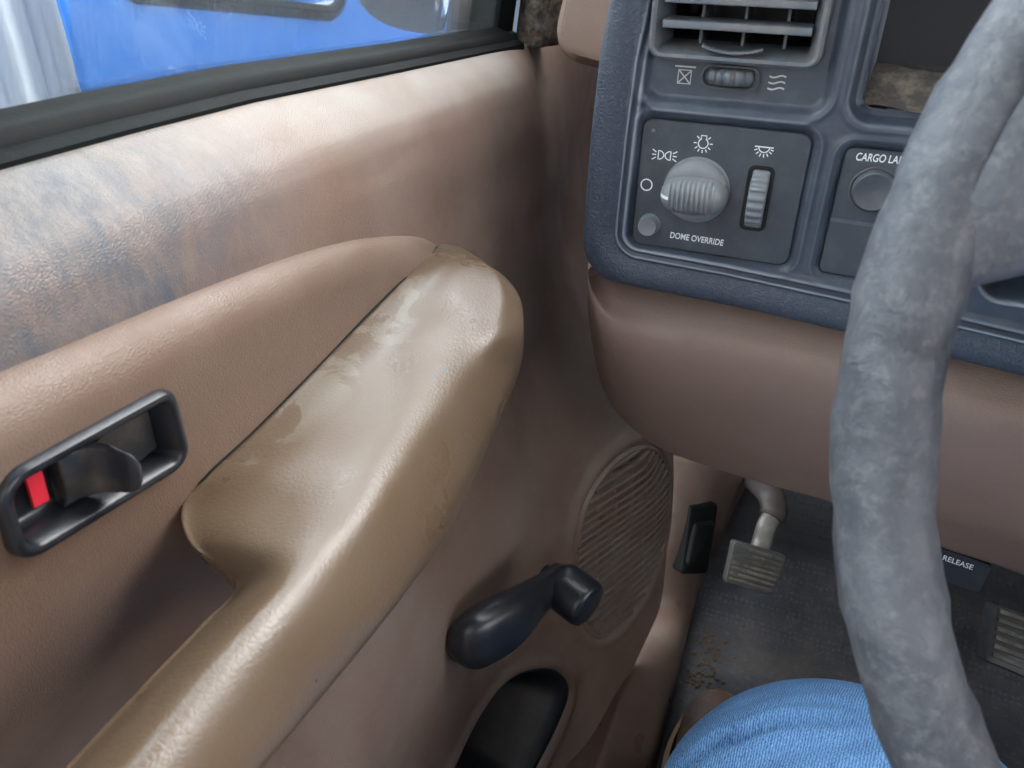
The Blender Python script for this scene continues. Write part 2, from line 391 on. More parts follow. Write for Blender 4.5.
def ond(px, py, off=0.0):
    """where the pixel's ray meets the door surface"""
    d = ray(px, py); t = np.linspace(.08, 1.4, 1200); P = CAM+t[:, None]*d
    g = P[:, 0]-off-xb(P[:, 1], P[:, 2]); i = int(np.argmax(g < 0)); i = max(i, 1)
    a = g[i-1]/(g[i-1]-g[i]+1e-12); return P[i-1]+(P[i]-P[i-1])*a

door = empty('truck_door', (-.2, .3, 0), 'dusty brown vinyl driver door with its window, armrest and window crank', 'car door')
_fs = np.array([(-.06, .44), (.005, .52), (.05, .60), (.10, .68), (.16, .705), (.22, .72), (.32, .80), (.40, .86), (.8, .9)])
ns, nt = 360, 330
S, T = np.meshgrid(np.linspace(0, 1, ns), np.linspace(0, 1, nt), indexing='ij')
zlow = -.05; zap = zlow+T*(.715-zlow); yf = np.interp(zap, _fs[:, 0], _fs[:, 1])
Y = -.12+S*(yf+.12); Z = zlow+T*(zbelt(Y)-zlow)
Xd = xb(Y, Z)
_ZB = zbelt(Y); Xd = Xd+(-.2365-xb(Y, _ZB))*np.exp(-((_ZB-Z)/.014)**2)
# map pocket moulded into the lower door
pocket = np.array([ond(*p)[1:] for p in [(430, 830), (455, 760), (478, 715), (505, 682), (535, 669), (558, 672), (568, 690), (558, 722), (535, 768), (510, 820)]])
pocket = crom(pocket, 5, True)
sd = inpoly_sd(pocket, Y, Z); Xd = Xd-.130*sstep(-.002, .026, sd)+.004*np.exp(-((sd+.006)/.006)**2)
# shallow well for the loudspeaker
spk_px = [(577, 605), (571, 560), (580, 510), (603, 470), (635, 447), (657, 452), (668, 482), (665, 530), (650, 580), (625, 620), (600, 637), (585, 628)]
spk = crom(np.array([ond(*p)[1:] for p in spk_px]), 6, True)
sds = inpoly_sd(spk, Y, Z); Xd = Xd-.030*sstep(-.001, .006, sds)+.004*np.exp(-((sds+.007)/.007)**2)
Xd = Xd-1.25*.055*np.exp(-((np.maximum(0, np.abs(Y-.10)-.06)/.045)**2+((Z-.47)/.085)**2))
_hqd = np.array([onx(*p, -.193)[1:] for p in [(-12, 484), (168, 384), (190, 460), (12, 567)]])
Xd = Xd-.022*sstep(-.006, .004, inpoly_sd(rpoly(_hqd, .009, 6), Y, Z))
mb = MB(); mb.grid(np.stack([Xd, Y, Z], 2)); mb.F = [f[::-1] for f in mb.F]
_sdr = sd.ravel(); mb.F = [f for f in mb.F if min(_sdr[list(f)]) <= .0055]
dp = mb.out('door_panel', M['door'], door, solid=.003)
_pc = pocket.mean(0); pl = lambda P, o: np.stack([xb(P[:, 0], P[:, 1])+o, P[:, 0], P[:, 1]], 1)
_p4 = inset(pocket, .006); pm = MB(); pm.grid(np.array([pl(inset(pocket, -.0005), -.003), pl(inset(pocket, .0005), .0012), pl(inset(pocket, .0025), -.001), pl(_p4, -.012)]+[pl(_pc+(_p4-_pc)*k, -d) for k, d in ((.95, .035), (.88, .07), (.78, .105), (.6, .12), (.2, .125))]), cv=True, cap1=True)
pm.out('map_pocket', M['gloss'], door, label='map pocket with its shade painted in as a black inside')  # deep shade of the pocket put in as an added black inner surface

# upper insert pad that carries the door handle
Tc = np.array([(-.12, .69), (.06, .690)]+[tuple(onx(*p, -.203)[1:]) for p in [(0, 375), (65, 348), (130, 320), (190, 295), (240, 275), (290, 257), (330, 245), (365, 238), (400, 235), (420, 237), (436, 246)]])
Wc = np.array([(-.14, .36), (.02, .37), (.10, .39), (.165, .45), (.21, .53), (.26, .595), (.33, .607), (.397, .622)])
nu, nv = 220, 110
Tr = resample(crom(Tc, 8), nu); Wr = resample(crom(Wc, 8), nu)
v = np.linspace(0, 1, nv)**1.6
Q = Tr[:, None]*(1-v[None, :, None])+Wr[:, None]*v[None, :, None]
sdist = np.linalg.norm(Wr-Tr, axis=1)[:, None]*v[None]
b = .013*np.sqrt(1-(1-np.clip(sdist/.018, 0, 1))**2)-.003
endf = sstep(0, .06, np.linalg.norm(Tr-Tr[-1], axis=1))[:, None]*.65+.35
def cup(y, z): return .055*np.exp(-((np.maximum(0, np.abs(y-.10)-.05)/.035)**2+((z-.490)/.062)**2))
recess = cup(Q[..., 0], Q[..., 1])
Xi = xb(Q[..., 0], Q[..., 1])+b*endf-recess
def xi(y, z):
    d = (Q[..., 0]-y)**2+(Q[..., 1]-z)**2; k = np.unravel_index(d.argmin(), d.shape); return Xi[k]
def oni(px, py, off=0.):
    # where the pixel's ray meets the insert pad
    x = -.195
    for _ in range(14):
        p = onx(px, py, x); x = .5*x+.5*(xi(p[1], p[2])+off)
    return onx(px, py, x)
hq = np.array([oni(*p, .001) for p in [(-12, 484), (168, 384), (190, 460), (12, 567)]])
_hs = inpoly_sd(rpoly(hq[:, 1:], [.010, .008, .008, .010], 8), Q[..., 0], Q[..., 1]).ravel()
mb = MB(); mb.grid(np.stack([Xi, Q[..., 0], Q[..., 1]], 2)); mb.F = [f for f in mb.F if max(_hs[list(f)]) < .0022]
ins = mb.out('insert_pad', M['insert'], door, solid=.003)
# armrest with pull bar: stations (L outer edge, K crest, R inboard silhouette)
SA = [((437, 247), (447, 246), .634, (466, 250)), ((402, 281), (482, 267), .6335, (514, 290)), ((352, 331), (484, 314), .6245, (524, 330)),
      ((302, 383), (456, 355), .6185, (516, 372)), ((252, 433), (417, 410), .6145, (489, 433)), ((207, 475), (381, 462), .613, (464, 487)),
      ((182, 507), (350, 508), .612, (437, 537)), ((192, 547), (318, 548), .612, (410, 581)), ((238, 585), (288, 585), .612, (382, 620)),
      ((205, 625), (252, 625), .612, (349, 661)), ((160, 672), (210, 672), .612, (316, 701)), ((70, 768), (130, 768), .612, (258, 770))]
secs = []
for i, (l, k, kz, r) in enumerate(SA):
    free = i >= 7
    if not free: Lp = oni(*l, .0)
    else: Lp = onx(*l, {7: -.184, 8: -.166, 9: -.163, 10: -.162, 11: -.161}[i])
    Kp = onz(*k, kz)
    if i == 0: Kp = Lp+np.array([.004, .004, .001])
    Rp = onx(*r, Kp[0]+(.016 if i else .006))
    w = Kp-Lp; H = Kp[2]-Rp[2]
    S1 = Kp+np.array([.0105, 0, -.30*H])+.22*(Rp-Kp)*np.array([0, 1, 0])
    if i == 0: S1 = .5*(Kp+Rp)+np.array([.001, 0, .001])
    U1 = Rp+np.array([-.012 if i else -.003, -.002, -.012 if i else -.004])
    if not free:
        B1 = np.array([Lp[0]-.004, .5*(Lp[1]+Rp[1]), min(Rp[2]-.012, Lp[2]-.010)]); Li = Lp+np.array([-.016, 0, -.004]); B1[0] = Li[0]
    else:
        B1 = np.array([Lp[0]+.008, .5*(Lp[1]+Rp[1]), Rp[2]-.012]); Li = Lp+np.array([.001, .004, -.020])
    if i == 6: Li = Lp+np.array([-.002, .005, -.016])
    if i == 7: Li = Lp+np.array([.004, .008, -.022])
    if i == 8: Li = Lp+np.array([.004, .006, -.022])
    Mi = .5*(Lp+Kp)+np.array([0, 0, (.001, .0030, .0032, .0032)[i] if i < 4 else .0030])
    Le = Lp+.10*w+np.array([0, 0, (.0004, .0014, .0014, .0013)[i] if i < 4 else .0012])
    secs.append(np.array([Li, Lp, Le, Mi, Kp, S1, Rp, U1, B1]))
secs.append(secs[-1]+(secs[-1]-secs[-2])*1.6)
secs.append(secs[-1]+(secs[-1]-secs[-2])*.8)
secs = np.array(secs)
along = np.stack([crom(secs[:, j], 10) for j in range(secs.shape[1])], 1)
ring = np.stack([crom(along[i], 7, True) for i in range(len(along))])
ARMC = (ring.reshape(-1, 3).min(0)+ring.reshape(-1, 3).max(0))/2; M['armrest'] = ARMMAT()
mb = MB(); mb.grid(ring, cv=True, cap0=True, cap1=True)
arm = mb.out('armrest', M['armrest'], door, label='tan worn armrest with pull bar')
gap_pts = np.array([along[i, 1] for i in range(0, 62, 2)])+np.array([.0003, 0, -.0002])
MB().tube(gap_pts, .0009, 6).out('seam_gap_line', M['rubber'], arm)  # added black tube that draws the shaded gap between armrest and insert

# inside door handle
hloop = rpoly(hq[:, 1:], [.010, .008, .008, .010], 8)
def hx(P, off): return np.stack([np.array([xi(a, c) for a, c in P])+off, P[:, 0], P[:, 1]], 1)
fx = hq[:, 0].mean()
def hplane(P, off): 
    A = np.c_[hq[:, 1:], np.ones(4)]; k = np.linalg.lstsq(A, hq[:, 0], rcond=None)[0]
    return np.stack([P@k[:2]+k[2]+off, P[:, 0], P[:, 1]], 1)
rings = [hplane(hloop, -.004), hplane(hloop, .0015), hplane(inset(hloop, .0010), .0028), hplane(inset(hloop, .0028), .0030), hplane(inset(hloop, .0042), .0018),
         hplane(inset(hloop, .0058), -.006), hplane(inset(hloop, .0070), -.0095), hplane(inset(hloop, .0085), -.0105)]
mb = MB(); mb.grid(np.array(rings), cv=True, cap1=True)
hb = mb.out('handle_bezel', M['gloss'], door, angle=50)
def onh(px, py, off):
    x = fx
    for _ in range(10):
        p = onx(px, py, x); x = hplane(p[None, 1:], off)[0, 0]
    return onx(px, py, x)
# lever paddle: columns (top px, bottom px, height above recess plane, thickness)
cols = [((53, 461), (64, 503), -.0065, .003), ((58, 455), (69, 505), -.0045, .005), ((75, 450), (84, 499), -.003, .006), ((95, 448), (104, 494), .001, .006), ((112, 450), (120, 493), .006, .007), ((124, 452), (131, 494), .011, .009),
        ((134, 455), (140, 491), .0135, .012), ((139, 460), (142, 486), .0125, .011)]
R = []
for tp, bt, hgt, th in cols:
    a, c = onh(*tp, hgt), onh(*bt, hgt); o = np.array([th, 0, 0]); m_ = .5*(a+c)
    R.append(np.array([a-o, a-o*.3, a+(c-a)*.08, m_+np.array([.0008, 0, 0]), c+(a-c)*.08, c-o*.3, c-o]))
Rr = np.stack([crom(np.array(R)[:, j], 5) for j in range(7)], 1); Rr = np.stack([crom(r, 4, True) for r in Rr])
mb = MB(); mb.grid(Rr, cv=True, cap0=True, cap1=True); mb.out('lever', M['lever'], hb)
rq = [onh(*p, -.0088) for p in [(22, 473), (38, 466), (47, 499), (32, 507)]]
mb = MB(); mb.add(rq+[q+np.array([.0012, 0, 0]) for q in rq], [(3, 2, 1, 0), (4, 5, 6, 7), (0, 1, 5, 4), (1, 2, 6, 5), (2, 3, 7, 6), (3, 0, 4, 7)])
mb.out('lock_indicator', M['red'], hb, smooth=False, label='red lock flag')
pq = [onh(*p, -.008) for p in [(105, 428), (143, 410), (152, 445), (128, 466), (60, 512), (58, 470)]]
mb = MB(); mb.add(pq+[q+np.array([.0022, 0, 0]) for q in pq], [tuple(range(5, -1, -1)), tuple(range(6, 12))]+[(i, (i+1) % 6, 6+(i+1) % 6, 6+i) for i in range(6)])
mb.out('pivot_plate', M['lever'], hb, smooth=False, label='dusty plate behind the lever')

# window crank
cb_ = ond(463, 655); kn = onx(572, 592, -.112)
ax_out = np.array([.90, -.35, .10]); ax_out /= np.linalg.norm(ax_out)
base_c = cb_+ax_out*.004
wc = onx(482, 643, cb_[0]+.020); we = onx(556, 581, -.126)
stn = [(wc+(wc-we)*.15, .004), (wc+(wc-we)*.11, .015), (wc+(wc-we)*.03, .0215), (wc+(we-wc)*.15, .0235), (wc+(we-wc)*.38, .0220), (wc+(we-wc)*.62, .0180), (wc+(we-wc)*.82, .0150), (we, .0140), (we+(we-wc)*.07, .012), (we+(we-wc)*.11, .003)]
stn = [(p+(np.array([-.014, 0, 0])*max(0, 1-i/4.)), r) for i, (p, r) in enumerate(stn)]
path = crom(np.array([p for p, r in stn]), 5); rad = crom(np.array([[r] for p, r in stn]), 5)[:, 0]
ux = ax_out; axd = (we-wc)/np.linalg.norm(we-wc); up = np.cross(axd, ux); up /= np.linalg.norm(up); ux = np.cross(up, axd)
th = np.linspace(0, 2*np.pi, 24, endpoint=False)
sq = lambda t, e: np.sign(t)*np.abs(t)**e
R = [p+r*(sq(np.cos(th), .8)[:, None]*up*1.0+sq(np.sin(th), .8)[:, None]*ux*.62) for p, r in zip(path, rad)]
mb = MB(); mb.grid(np.array(R), cv=True, cap0=True, cap1=True)
mb.lathe([(.017, -.012), (.017, .004), (.014, .010)], cb_+np.array([0, .012, .008]), ax_out, 32)
crank = mb.out('window_crank', M['gloss'], door)
kax = np.array([.93, -.36, -.10]); kax /= np.linalg.norm(kax)
mb = MB(); mb.lathe([(.007, -.012), (.007, .0), (.0155, .001), (.0178, .004), (.0186, .012), (.0184, .029), (.0172, .0325), (.012, .0336), (.0001, .0338)], we, kax, 36)
mb.out('knob', M['gloss'], crank)

# loudspeaker grille
cen = spk.mean(0); mbs = MB()
def gx(y, z, off): return xb(y, z)+off
loop_o, loop_i = inset(spk, -.003), inset(spk, .005)
rim = [np.stack([xb(l[:, 0], l[:, 1])+o, l[:, 0], l[:, 1]], 1) for l, o in ((loop_o, -.002), (inset(spk, -.002), .002), (inset(spk, .001), .0045), (inset(spk, .003), .004), (loop_i, .001), (loop_i, -.006))]
mbs.grid(np.array(rim), cv=True)
z0, z1 = spk[:, 1].min(), spk[:, 1].max(); yr = np.linspace(spk[:, 0].min(), spk[:, 0].max(), 240)
def dome(y, z): return .006*np.clip(1-((y-cen[0])/.09)**2-((z-cen[1])/.13)**2, 0, 1)
zz = z0+.006; spans = []
while zz < z1-.004:
    s_ = inpoly_sd(spk, yr, np.full_like(yr, zz)); ok = yr[s_ > .003]
    if len(ok) > 4: spans.append((zz, ok[0], ok[-1]))
    zz += .0096
for (zz, a, c) in spans:
    y_ = np.linspace(a, c, 24); x_ = xb(y_, zz)+dome(y_, zz)
    pr = [(-.005, -.0016), (.0015, -.0026), (.0034, -.0008), (.0026, .0018), (-.004, .0024)]
    mbs.grid(np.stack([np.stack([x_+o, y_, np.full_like(y_, zz+dz)], 1) for o, dz in pr], 1), cv=True, cap0=True, cap1=True)
for yy in np.arange(spk[:, 0].min()+.010, spk[:, 0].max()-.004, .023):
    zc = np.linspace(z0, z1, 60); ok = zc[inpoly_sd(spk, np.full_like(zc, yy), zc) > .003]
    if len(ok) < 4: continue
    z_ = np.linspace(ok[0], ok[-1], 24); x_ = xb(np.full_like(z_, yy), z_)+dome(yy, z_)
    pr = [(-.006, -.0012), (.0006, -.0012), (.0006, .0012), (-.006, .0012)]
    mbs.grid(np.stack([np.stack([x_+o, np.full_like(z_, yy+dy), z_], 1) for o, dy in pr], 1), cv=True, cap0=True, cap1=True)
mbs.out('speaker_grille', M['door'], door, angle=40)
lp = inset(spk, .001); cc = np.array([[xb(*cen)-.045, *cen]])
mb = MB(); mb.grid(np.array([np.stack([xb(l[:, 0], l[:, 1])+o, l[:, 0], l[:, 1]], 1) for l, o in ((lp, -.012), (cen+(lp-cen)*.9, -.016), (cen+(lp-cen)*.4, -.025), (cen+(lp-cen)*.05, -.026))]), cv=True, cap1=True)
mb.out('speaker_cone', M['dark'], door)

# belt weatherstrip, window pane, run channel
yb = np.linspace(-.12, .615, 60); zb_ = zbelt(yb)
prof = [(-.2345, -.008), (-.2350, .0005), (-.2375, .0022), (-.2400, .0035), (-.2412, .0072), (-.2430, .0088), (-.2455, .0092), (-.2480, .0110), (-.2505, .0125), (-.2525, .0118), (-.2530, -.010)]
mb = MB(); mb.grid(np.stack([np.stack([np.full_like(yb, x), yb, zb_+z], 1) for x, z in prof], 1), cap0=True, cap1=True, cv=True)
mb.F = [f[::-1] for f in mb.F]
mb.out('belt_weatherstrip', M['rubber'], door, angle=35)
yg = np.linspace(-.5, .60, 12); zg = np.linspace(-.05, .42, 10)
G = np.array([[(-.2565+.20*max(z, 0)-.15*max(z, 0)**2*0, y, zbelt(y)+z) for z in zg] for y in yg])
mb = MB(); mb.grid(G); mb.out('window_glass', M['glass'], door, solid=.003)
xg = lambda z: -.2565+.20*z
zz = np.linspace(-.01, .44, 20); ych = .612-.55*np.clip(zz-.02, 0, 1)*.35
def chan(name, prof, mat, **k):
    P = np.stack([np.stack([xg(np.maximum(zz, 0))+dx, ych+dy, zbelt(.6)+zz], 1) for dx, dy in prof], 1)
    m_ = MB(); m_.grid(P, cv=True, cap0=True, cap1=True); return m_.out(name, mat, door, **k)
chan('run_channel', [(-.03, -.012), (.004, -.014), (.008, -.008), (.009, .004), (.002, .012), (-.012, .060), (-.03, .060)], M['rubber'], angle=40)
# cracked seal between door frame and pillar
zz2 = np.linspace(-.004, .40, 60)
P = []
for i, z in enumerate(zz2):
    w = .0015*math.sin(z*160)+.001*math.sin(z*431)
    y_ = .640-.19*max(z, 0); x_ = -.232+.20*max(z, 0)
    P.append([(x_-.020, y_, zbelt(.6)+z), (x_-.006, y_-.014+w, zbelt(.6)+z), (x_+.006, y_-.012, zbelt(.6)+z), (x_+.011+w, y_-.003, zbelt(.6)+z), (x_+.013, y_+.010, zbelt(.6)+z), (x_-.010, y_+.016, zbelt(.6)+z)])
P = np.stack([crom(np.array(p), 4, True) for p in P])
mb = MB(); mb.grid(P, cv=True, cap0=True, cap1=True); mb.out('frame_seal', M['seal'], door, label='cracked dirty rubber seal')
# side mirror outside the glass
mc = onx(470, -15, -.40)
th = np.linspace(0, 2*np.pi, 40, endpoint=False)
def mloop(s, y): return np.stack([mc[0]+.0+s*.135*sq(np.cos(th), .55), np.full(40, mc[1]+y), mc[2]+.055+s*.105*sq(np.sin(th), .55)], 1)
mb = MB(); mb.grid(np.array([mloop(.93, -.03), mloop(.985, -.033), mloop(1., -.02), mloop(.99, .02), mloop(.9, .06), mloop(.65, .09), mloop(.2, .10)]), cv=True, cap0=True, cap1=True)
M['mirror'] = plain('dark_mirror_housing', srgb(52, 60, 72), .35, 0, None, 0, spec=.2)
mir = mb.out('side_mirror', M['mirror'], door, angle=60)
mb = MB(); mb.tube(crom(np.array([(mc[0]+.10, mc[1]+.02, mc[2]-.01), (-.30, mc[1]+.0, mc[2]-.02), (-.255, mc[1]-.02, mc[2]-.03)]), 6), .014, 12); mb.out('bracket', M['gloss'], mir)

# ================================================================== THE DASHBOARD
DY = .47
dash = empty('dashboard', (.3, .6, .5), 'brown and black truck dashboard behind the steering wheel, with vent and light switches', 'dashboard')
D = lambda px, py: ony(px, py, DY)[[0, 2]]
xl = lambda z: np.interp(z, [.5, .592, .632, .687, .727, .758, .9], [-.1415, -.1415, -.1415, -.1405, -.1385, -.1345, -.116])
zb2 = lambda x: np.interp(x, [-.2, -.115, -.044, .034, .129, .35], [.587, .5865, .5845, .5795, .5715, .553])
gx_, gz_ = np.meshgrid(np.arange(-.1445, .42, .0009), np.r_[np.arange(.545, .80, .0009)], indexing='ij')
# snap the outer boundary: warp the grid so its first column / row follow the outline
u_ = (gx_+.1445); w_ = (gz_-.545)
XX = xl(gz_)-.0005+u_
ZZ = zb2(XX)-.0005+w_
dx_, dz_ = XX-xl(ZZ), ZZ-zb2(XX)
def rsd(dx, dz, r): return np.where((dx < r) & (dz < r), r-np.hypot(r-dx, r-dz), np.minimum(dx, dz))
do = rsd(dx_, dz_, .030)
def box_sd(x0, x1, z0, z1, r, X=None, Zc=None):
    X = XX if X is None else X; Zc = ZZ if Zc is None else Zc
    qx = np.abs(X-(x0+x1)/2)-(x1-x0)/2+r; qz = np.abs(Zc-(z0+z1)/2)-(z1-z0)/2+r
    return -(np.hypot(np.maximum(qx, 0), np.maximum(qz, 0))+np.minimum(np.maximum(qx, qz), 0)-r)
di = rsd(dx_-.026, dz_-.0245, .016)                      # inside of the textured border
H = -.045*(1-np.clip(do/.008, 0, 1)**.8)**2.2             # rounded outer edge
bw = np.clip(-di/.025, 0, 1)
H = H+.0035*np.sin(np.pi*np.clip(bw, 0, 1))*(di < 0)      # crowned border band
H = H+.0012*np.exp(-((di-.001)/.0012)**2)-.0018*np.exp(-((di-.0035)/.0012)**2)+.0008*np.exp(-((di-.006)/.0011)**2)-.0022*sstep(.007, .010, di)
VENT = (-.1075, -.0055, .7065, .86, .012); HEAD = (-.1070, -.0070, .6170, .6985, .009); CLUS = (.0055, .34, .7060, .9, .012); CARGO = (.0065, .082, .6165, .6940, .008); COLO = (.092, .34, .618, .690, .014)
for (bx, dep, wd) in ((VENT, .0045, .004), (HEAD, .0060, .0045), (CARGO, .0060, .0045)):
    s_ = box_sd(*bx); H = H-dep*sstep(-.0015, wd, s_)+.0008*np.exp(-((s_+.0035)/.0018)**2)
s_ = box_sd(*COLO); H = H-.040*sstep(-.001, .006, s_)
s_ = box_sd(*CLUS); H = H-.012*sstep(-.002, .004, s_)+.0008*np.exp(-((s_+.004)/.002)**2); cl_s = s_
VO = (-.1040, -.0145, .7312, .90, .007); vo_s = box_sd(*VO)
PG = np.stack([XX, DY-H, ZZ], 2)
n, m = XX.shape; idx = np.arange(n*m).reshape(n, m)
keep = ~((vo_s > .0005) | (cl_s > .0050) | (box_sd(*COLO) > .006))
bandm = (di < .0)
F0, F1 = [], []
k4 = keep[:-1, :-1] | keep[1:, :-1] | keep[:-1, 1:] | keep[1:, 1:]
outer_ok = (do > -.0005); o4 = outer_ok[:-1, :-1] | outer_ok[1:, 1:] | outer_ok[1:, :-1] | outer_ok[:-1, 1:]
fi, fj = np.nonzero(k4 & o4)
faces = np.stack([idx[fi, fj], idx[fi+1, fj], idx[fi+1, fj+1], idx[fi, fj+1]], 1)
used, inv = np.unique(faces, return_inverse=True); faces = inv.reshape(faces.shape)
bez = mesh('trim_bezel', PG.reshape(-1, 3)[used], faces, [M['black'], M['grain']], dash)
bez.data.polygons.foreach_set('material_index', bandm[fi, fj].astype(np.int32))
bez['label'] = 'black plastic bezel with grained border'

# vent: frame, cavity, louvers, vanes, thumbwheel
fl = rpoly([D(649, -60), D(651, 56), D(818, 68), D(838, -60)], [.004, .006, .006, .004], 7)
fl = np.array([(VO[0], .86), (VO[0], VO[2]), (VO[1], VO[2]), (VO[1], .86)]); fl = rpoly(fl, [.004, .007, .007, .004], 7)
f3 = lambda l, h: np.stack([l[:, 0], np.full(len(l), DY-h), l[:, 1]], 1)
mb = MB(); mb.grid(np.array([f3(inset(fl, -.002), -.006), f3(inset(fl, -.001), .0015), f3(inset(fl, .0005), .0026), f3(inset(fl, .0022), .0020), f3(inset(fl, .0032), .000), f3(inset(fl, .0055), -.007), f3(inset(fl, .0065), -.030)]), cv=True)
vent = mb.out('air_vent', M['louver'], dash, angle=40)
mb = MB(); mb.grid(np.array([f3(inset(fl, .0062), -.026), f3(inset(fl, .009), -.06)]), cv=True, cap1=True); mb.out('vent_duct', M['dark'], vent, smooth=False)
xa, xc = VO[0]+.0048, VO[1]-.0048
zl = [ony(742, 28, DY+.000)[2], ony(742, 2, DY+.000)[2]]; stepz = zl[1]-zl[0]
for k in range(4):
    z = zl[0]+stepz*k
    p = rpoly([(-.002, -.0022), (-.0014, .0020), (.012, .0032), (.013, .0012)], .0007, 4)      # (depth, z)
    mb = MB(); mb.grid(np.array([np.stack([np.full(len(p), x), DY+p[:, 0], z+p[:, 1]], 1) for x in (xa+.001, xc-.001)]), cv=True, cap0=True, cap1=True)
    mb.out('louver', M['louver'], vent, angle=35)
for px in (704, 747, 790):
    x = ony(px, 15, DY+.020)[0]
    mb = MB(); mb.box((x-.0008, DY+.018, VO[2]+.005), (x+.0008, DY+.045, .86)); mb.out('vane', M['louver'], vent, smooth=False)
# thumb ledge with a small curved tab under the louvers
xm = .5*(xa+xc); t_ = np.linspace(-1, 1, 24)
mb = MB(); mb.grid(np.stack([np.stack([xm+.016*t_, np.full(24, DY-.0025+dy), VO[2]+.0075-.0028*(1-t_**2)+dz], 1) for dy, dz in ((-.0004, -.0010), (-.0008, 0), (.004, .0008), (.005, -.0006))], 1), cv=True, cap0=True, cap1=True)
mb.out('tilt_tab', M['louver'], vent)
vp = f3(rpoly([(VENT[0]+.003, VENT[2]+.003), (VENT[1]-.003, VENT[2]+.003), (VENT[1]-.003, VO[2]+.001), (VENT[0]+.003, VO[2]+.001)], [.009, .009, .001, .001], 6), -.0040)
wc_ = D(729, 79); pill = rpoly([(wc_[0]-.0150, wc_[1]-.0052), (wc_[0]+.0150, wc_[1]-.0052), (wc_[0]+.0150, wc_[1]+.0052), (wc_[0]-.0150, wc_[1]+.0052)], .0050, 7)
mb = MB(); mb.grid(np.array([f3(inset(pill, -.0012), -.0046), f3(inset(pill, -.0010), -.0036), f3(inset(pill, -.0002), -.0034), f3(inset(pill, .0004), -.0042), f3(inset(pill, .0006), -.010)]), cv=True)
mb.out('wheel_slot', M['ventplate'], vent, angle=40)
mb = MB(); mb.lathe([(.0105, -.0042), (.0145, -.0038), (.0152, -.001), (.0152, .001), (.0145, .0038), (.0105, .0042)], (wc_[0], DY+.0150, wc_[1]), (0, 0, 1), 192, ref=(1, 0, 0), rmod=lambda t: 1+.10*np.abs(np.cos(t*8)))
mb.out('vent_thumbwheel', M['louver'], vent)
yv = DY+.0042
a_ = D(683, 78); mb = MB(); s5 = .0036
stroke(mb, [a_+[-s5, -s5], a_+[s5, -s5], a_+[s5, s5], a_+[-s5, s5]], .0007, yv, True); stroke(mb, [a_+[-s5, -s5], a_+[s5, s5]], .0007, yv); stroke(mb, [a_+[-s5, s5], a_+[s5, -s5]], .0007, yv); stroke(mb, [a_+[-s5*1.6, s5*1.5], a_+[s5*1.6, s5*1.5]], .0008, yv)
mb.out('closed_symbol', M['print'], vent, smooth=False)
a_ = D(776, 84); mb = MB()
for k in (-1, 0, 1):
    t_ = np.linspace(-1, 1, 14); stroke(mb, np.stack([a_[0]+.0044*t_, a_[1]+.0031*k+.0006*np.sin(t_*3.1)], 1), .0008, yv)
mb.out('open_symbol', M['print'], vent, smooth=False)

# headlight switch
hsl = rpoly([(HEAD[0]+.0022, HEAD[2]+.0022), (HEAD[1]-.0022, HEAD[2]+.0022), (HEAD[1]-.0022, HEAD[3]-.0022), (HEAD[0]+.0022, HEAD[3]-.0022)], .006, 7)
mb = MB(); mb.grid(np.array([f3(inset(hsl, -.0004), -.008), f3(inset(hsl, -.0001), -.0046), f3(inset(hsl, .0006), -.0040)]), cv=True, cap1=True)
hs = mb.out('headlight_switch', M['panel'], dash, angle=40); yp = DY+.0040
kc = D(695, 192); kr = .0186
mb = MB(); mb.lathe([(kr+.0012, 0), (kr+.0012, .0006), (kr, .0008), (kr-.0004, .0040), (kr-.0016, .0052), (kr-.006, .0058), (.0001, .0060)], (kc[0], yp, kc[1]), (0, -1, 0), 56)
kbase = mb.out('knob', M['knob'], hs, angle=40)
bar_a = math.radians(1.5); e1 = np.array([math.cos(bar_a), 0, math.sin(bar_a)]); e2 = np.array([-math.sin(bar_a), 0, math.cos(bar_a)])
Ls = np.linspace(-1, 1, 121); R = []
for t in Ls:
    env = max(0.0, 1-abs(t)**3.2)**.5
    rib = 1-(.10*(.5-.5*math.cos((t+.66)/1.32*2*math.pi*9)) if -.62 < t < .70 else 0)
    hh = .0165*env**.7*rib*(1-.25*max(0, -t-.5)); ww = (.0090*env+.0010)*(.97+.03*rib)
    hh = max(hh, .001)
    pts = [(-1.05, 0), (-1.0, .35), (-.90, .78), (-.55, .98), (0, 1.02), (.55, .98), (.90, .78), (1.0, .35), (1.05, 0)]
    c0 = np.array([kc[0], yp-.004, kc[1]-.001])+e1*t*.0195
    R.append([c0+e2*a*ww+np.array([0, -1, 0])*b_*hh for a, b_ in pts])
mb = MB(); mb.grid(np.array(R), cap0=True, cap1=True); mb.F = [f[::-1] for f in mb.F]
mb.out('knob_grip', M['knob'], hs, angle=50)
# white pointer line on the grip's tip
ctr = lambda t: np.array([kc[0], yp-.004, kc[1]-.001])+e1*t*.0195
def gh(t): env = max(0., 1-abs(t)**3.2)**.5; return max(.0165*env**.7*(1-.25*max(0, -t-.5)), .001)*1.02
tt = np.linspace(-.992, -.66, 12); c_ = np.array([ctr(t)+np.array([0, -gh(t)-.0004, 0]) for t in tt])
mb = MB(); mb.grid(np.stack([c_-e2*.0009, c_-e2*.0009+np.array([0, -.0004, 0]), c_+e2*.0009+np.array([0, -.0004, 0]), c_+e2*.0009], 1), cv=True, cap0=True, cap1=True)
mb.out('pointer_mark', M['white'], hs, smooth=False)
bt = D(648, 226)
mb = MB(); mb.lathe([(.0068, 0), (.0068, .0005), (.0061, .0006), (.0060, .0055), (.0054, .0068), (.004, .0066), (.0001, .0060)], (bt[0], yp, bt[1]), (0, -1, 0), 36)
mb.out('dome_button', M['greyknob'], hs, angle=45)
wc2 = D(756, 201); wa = math.radians(-6)
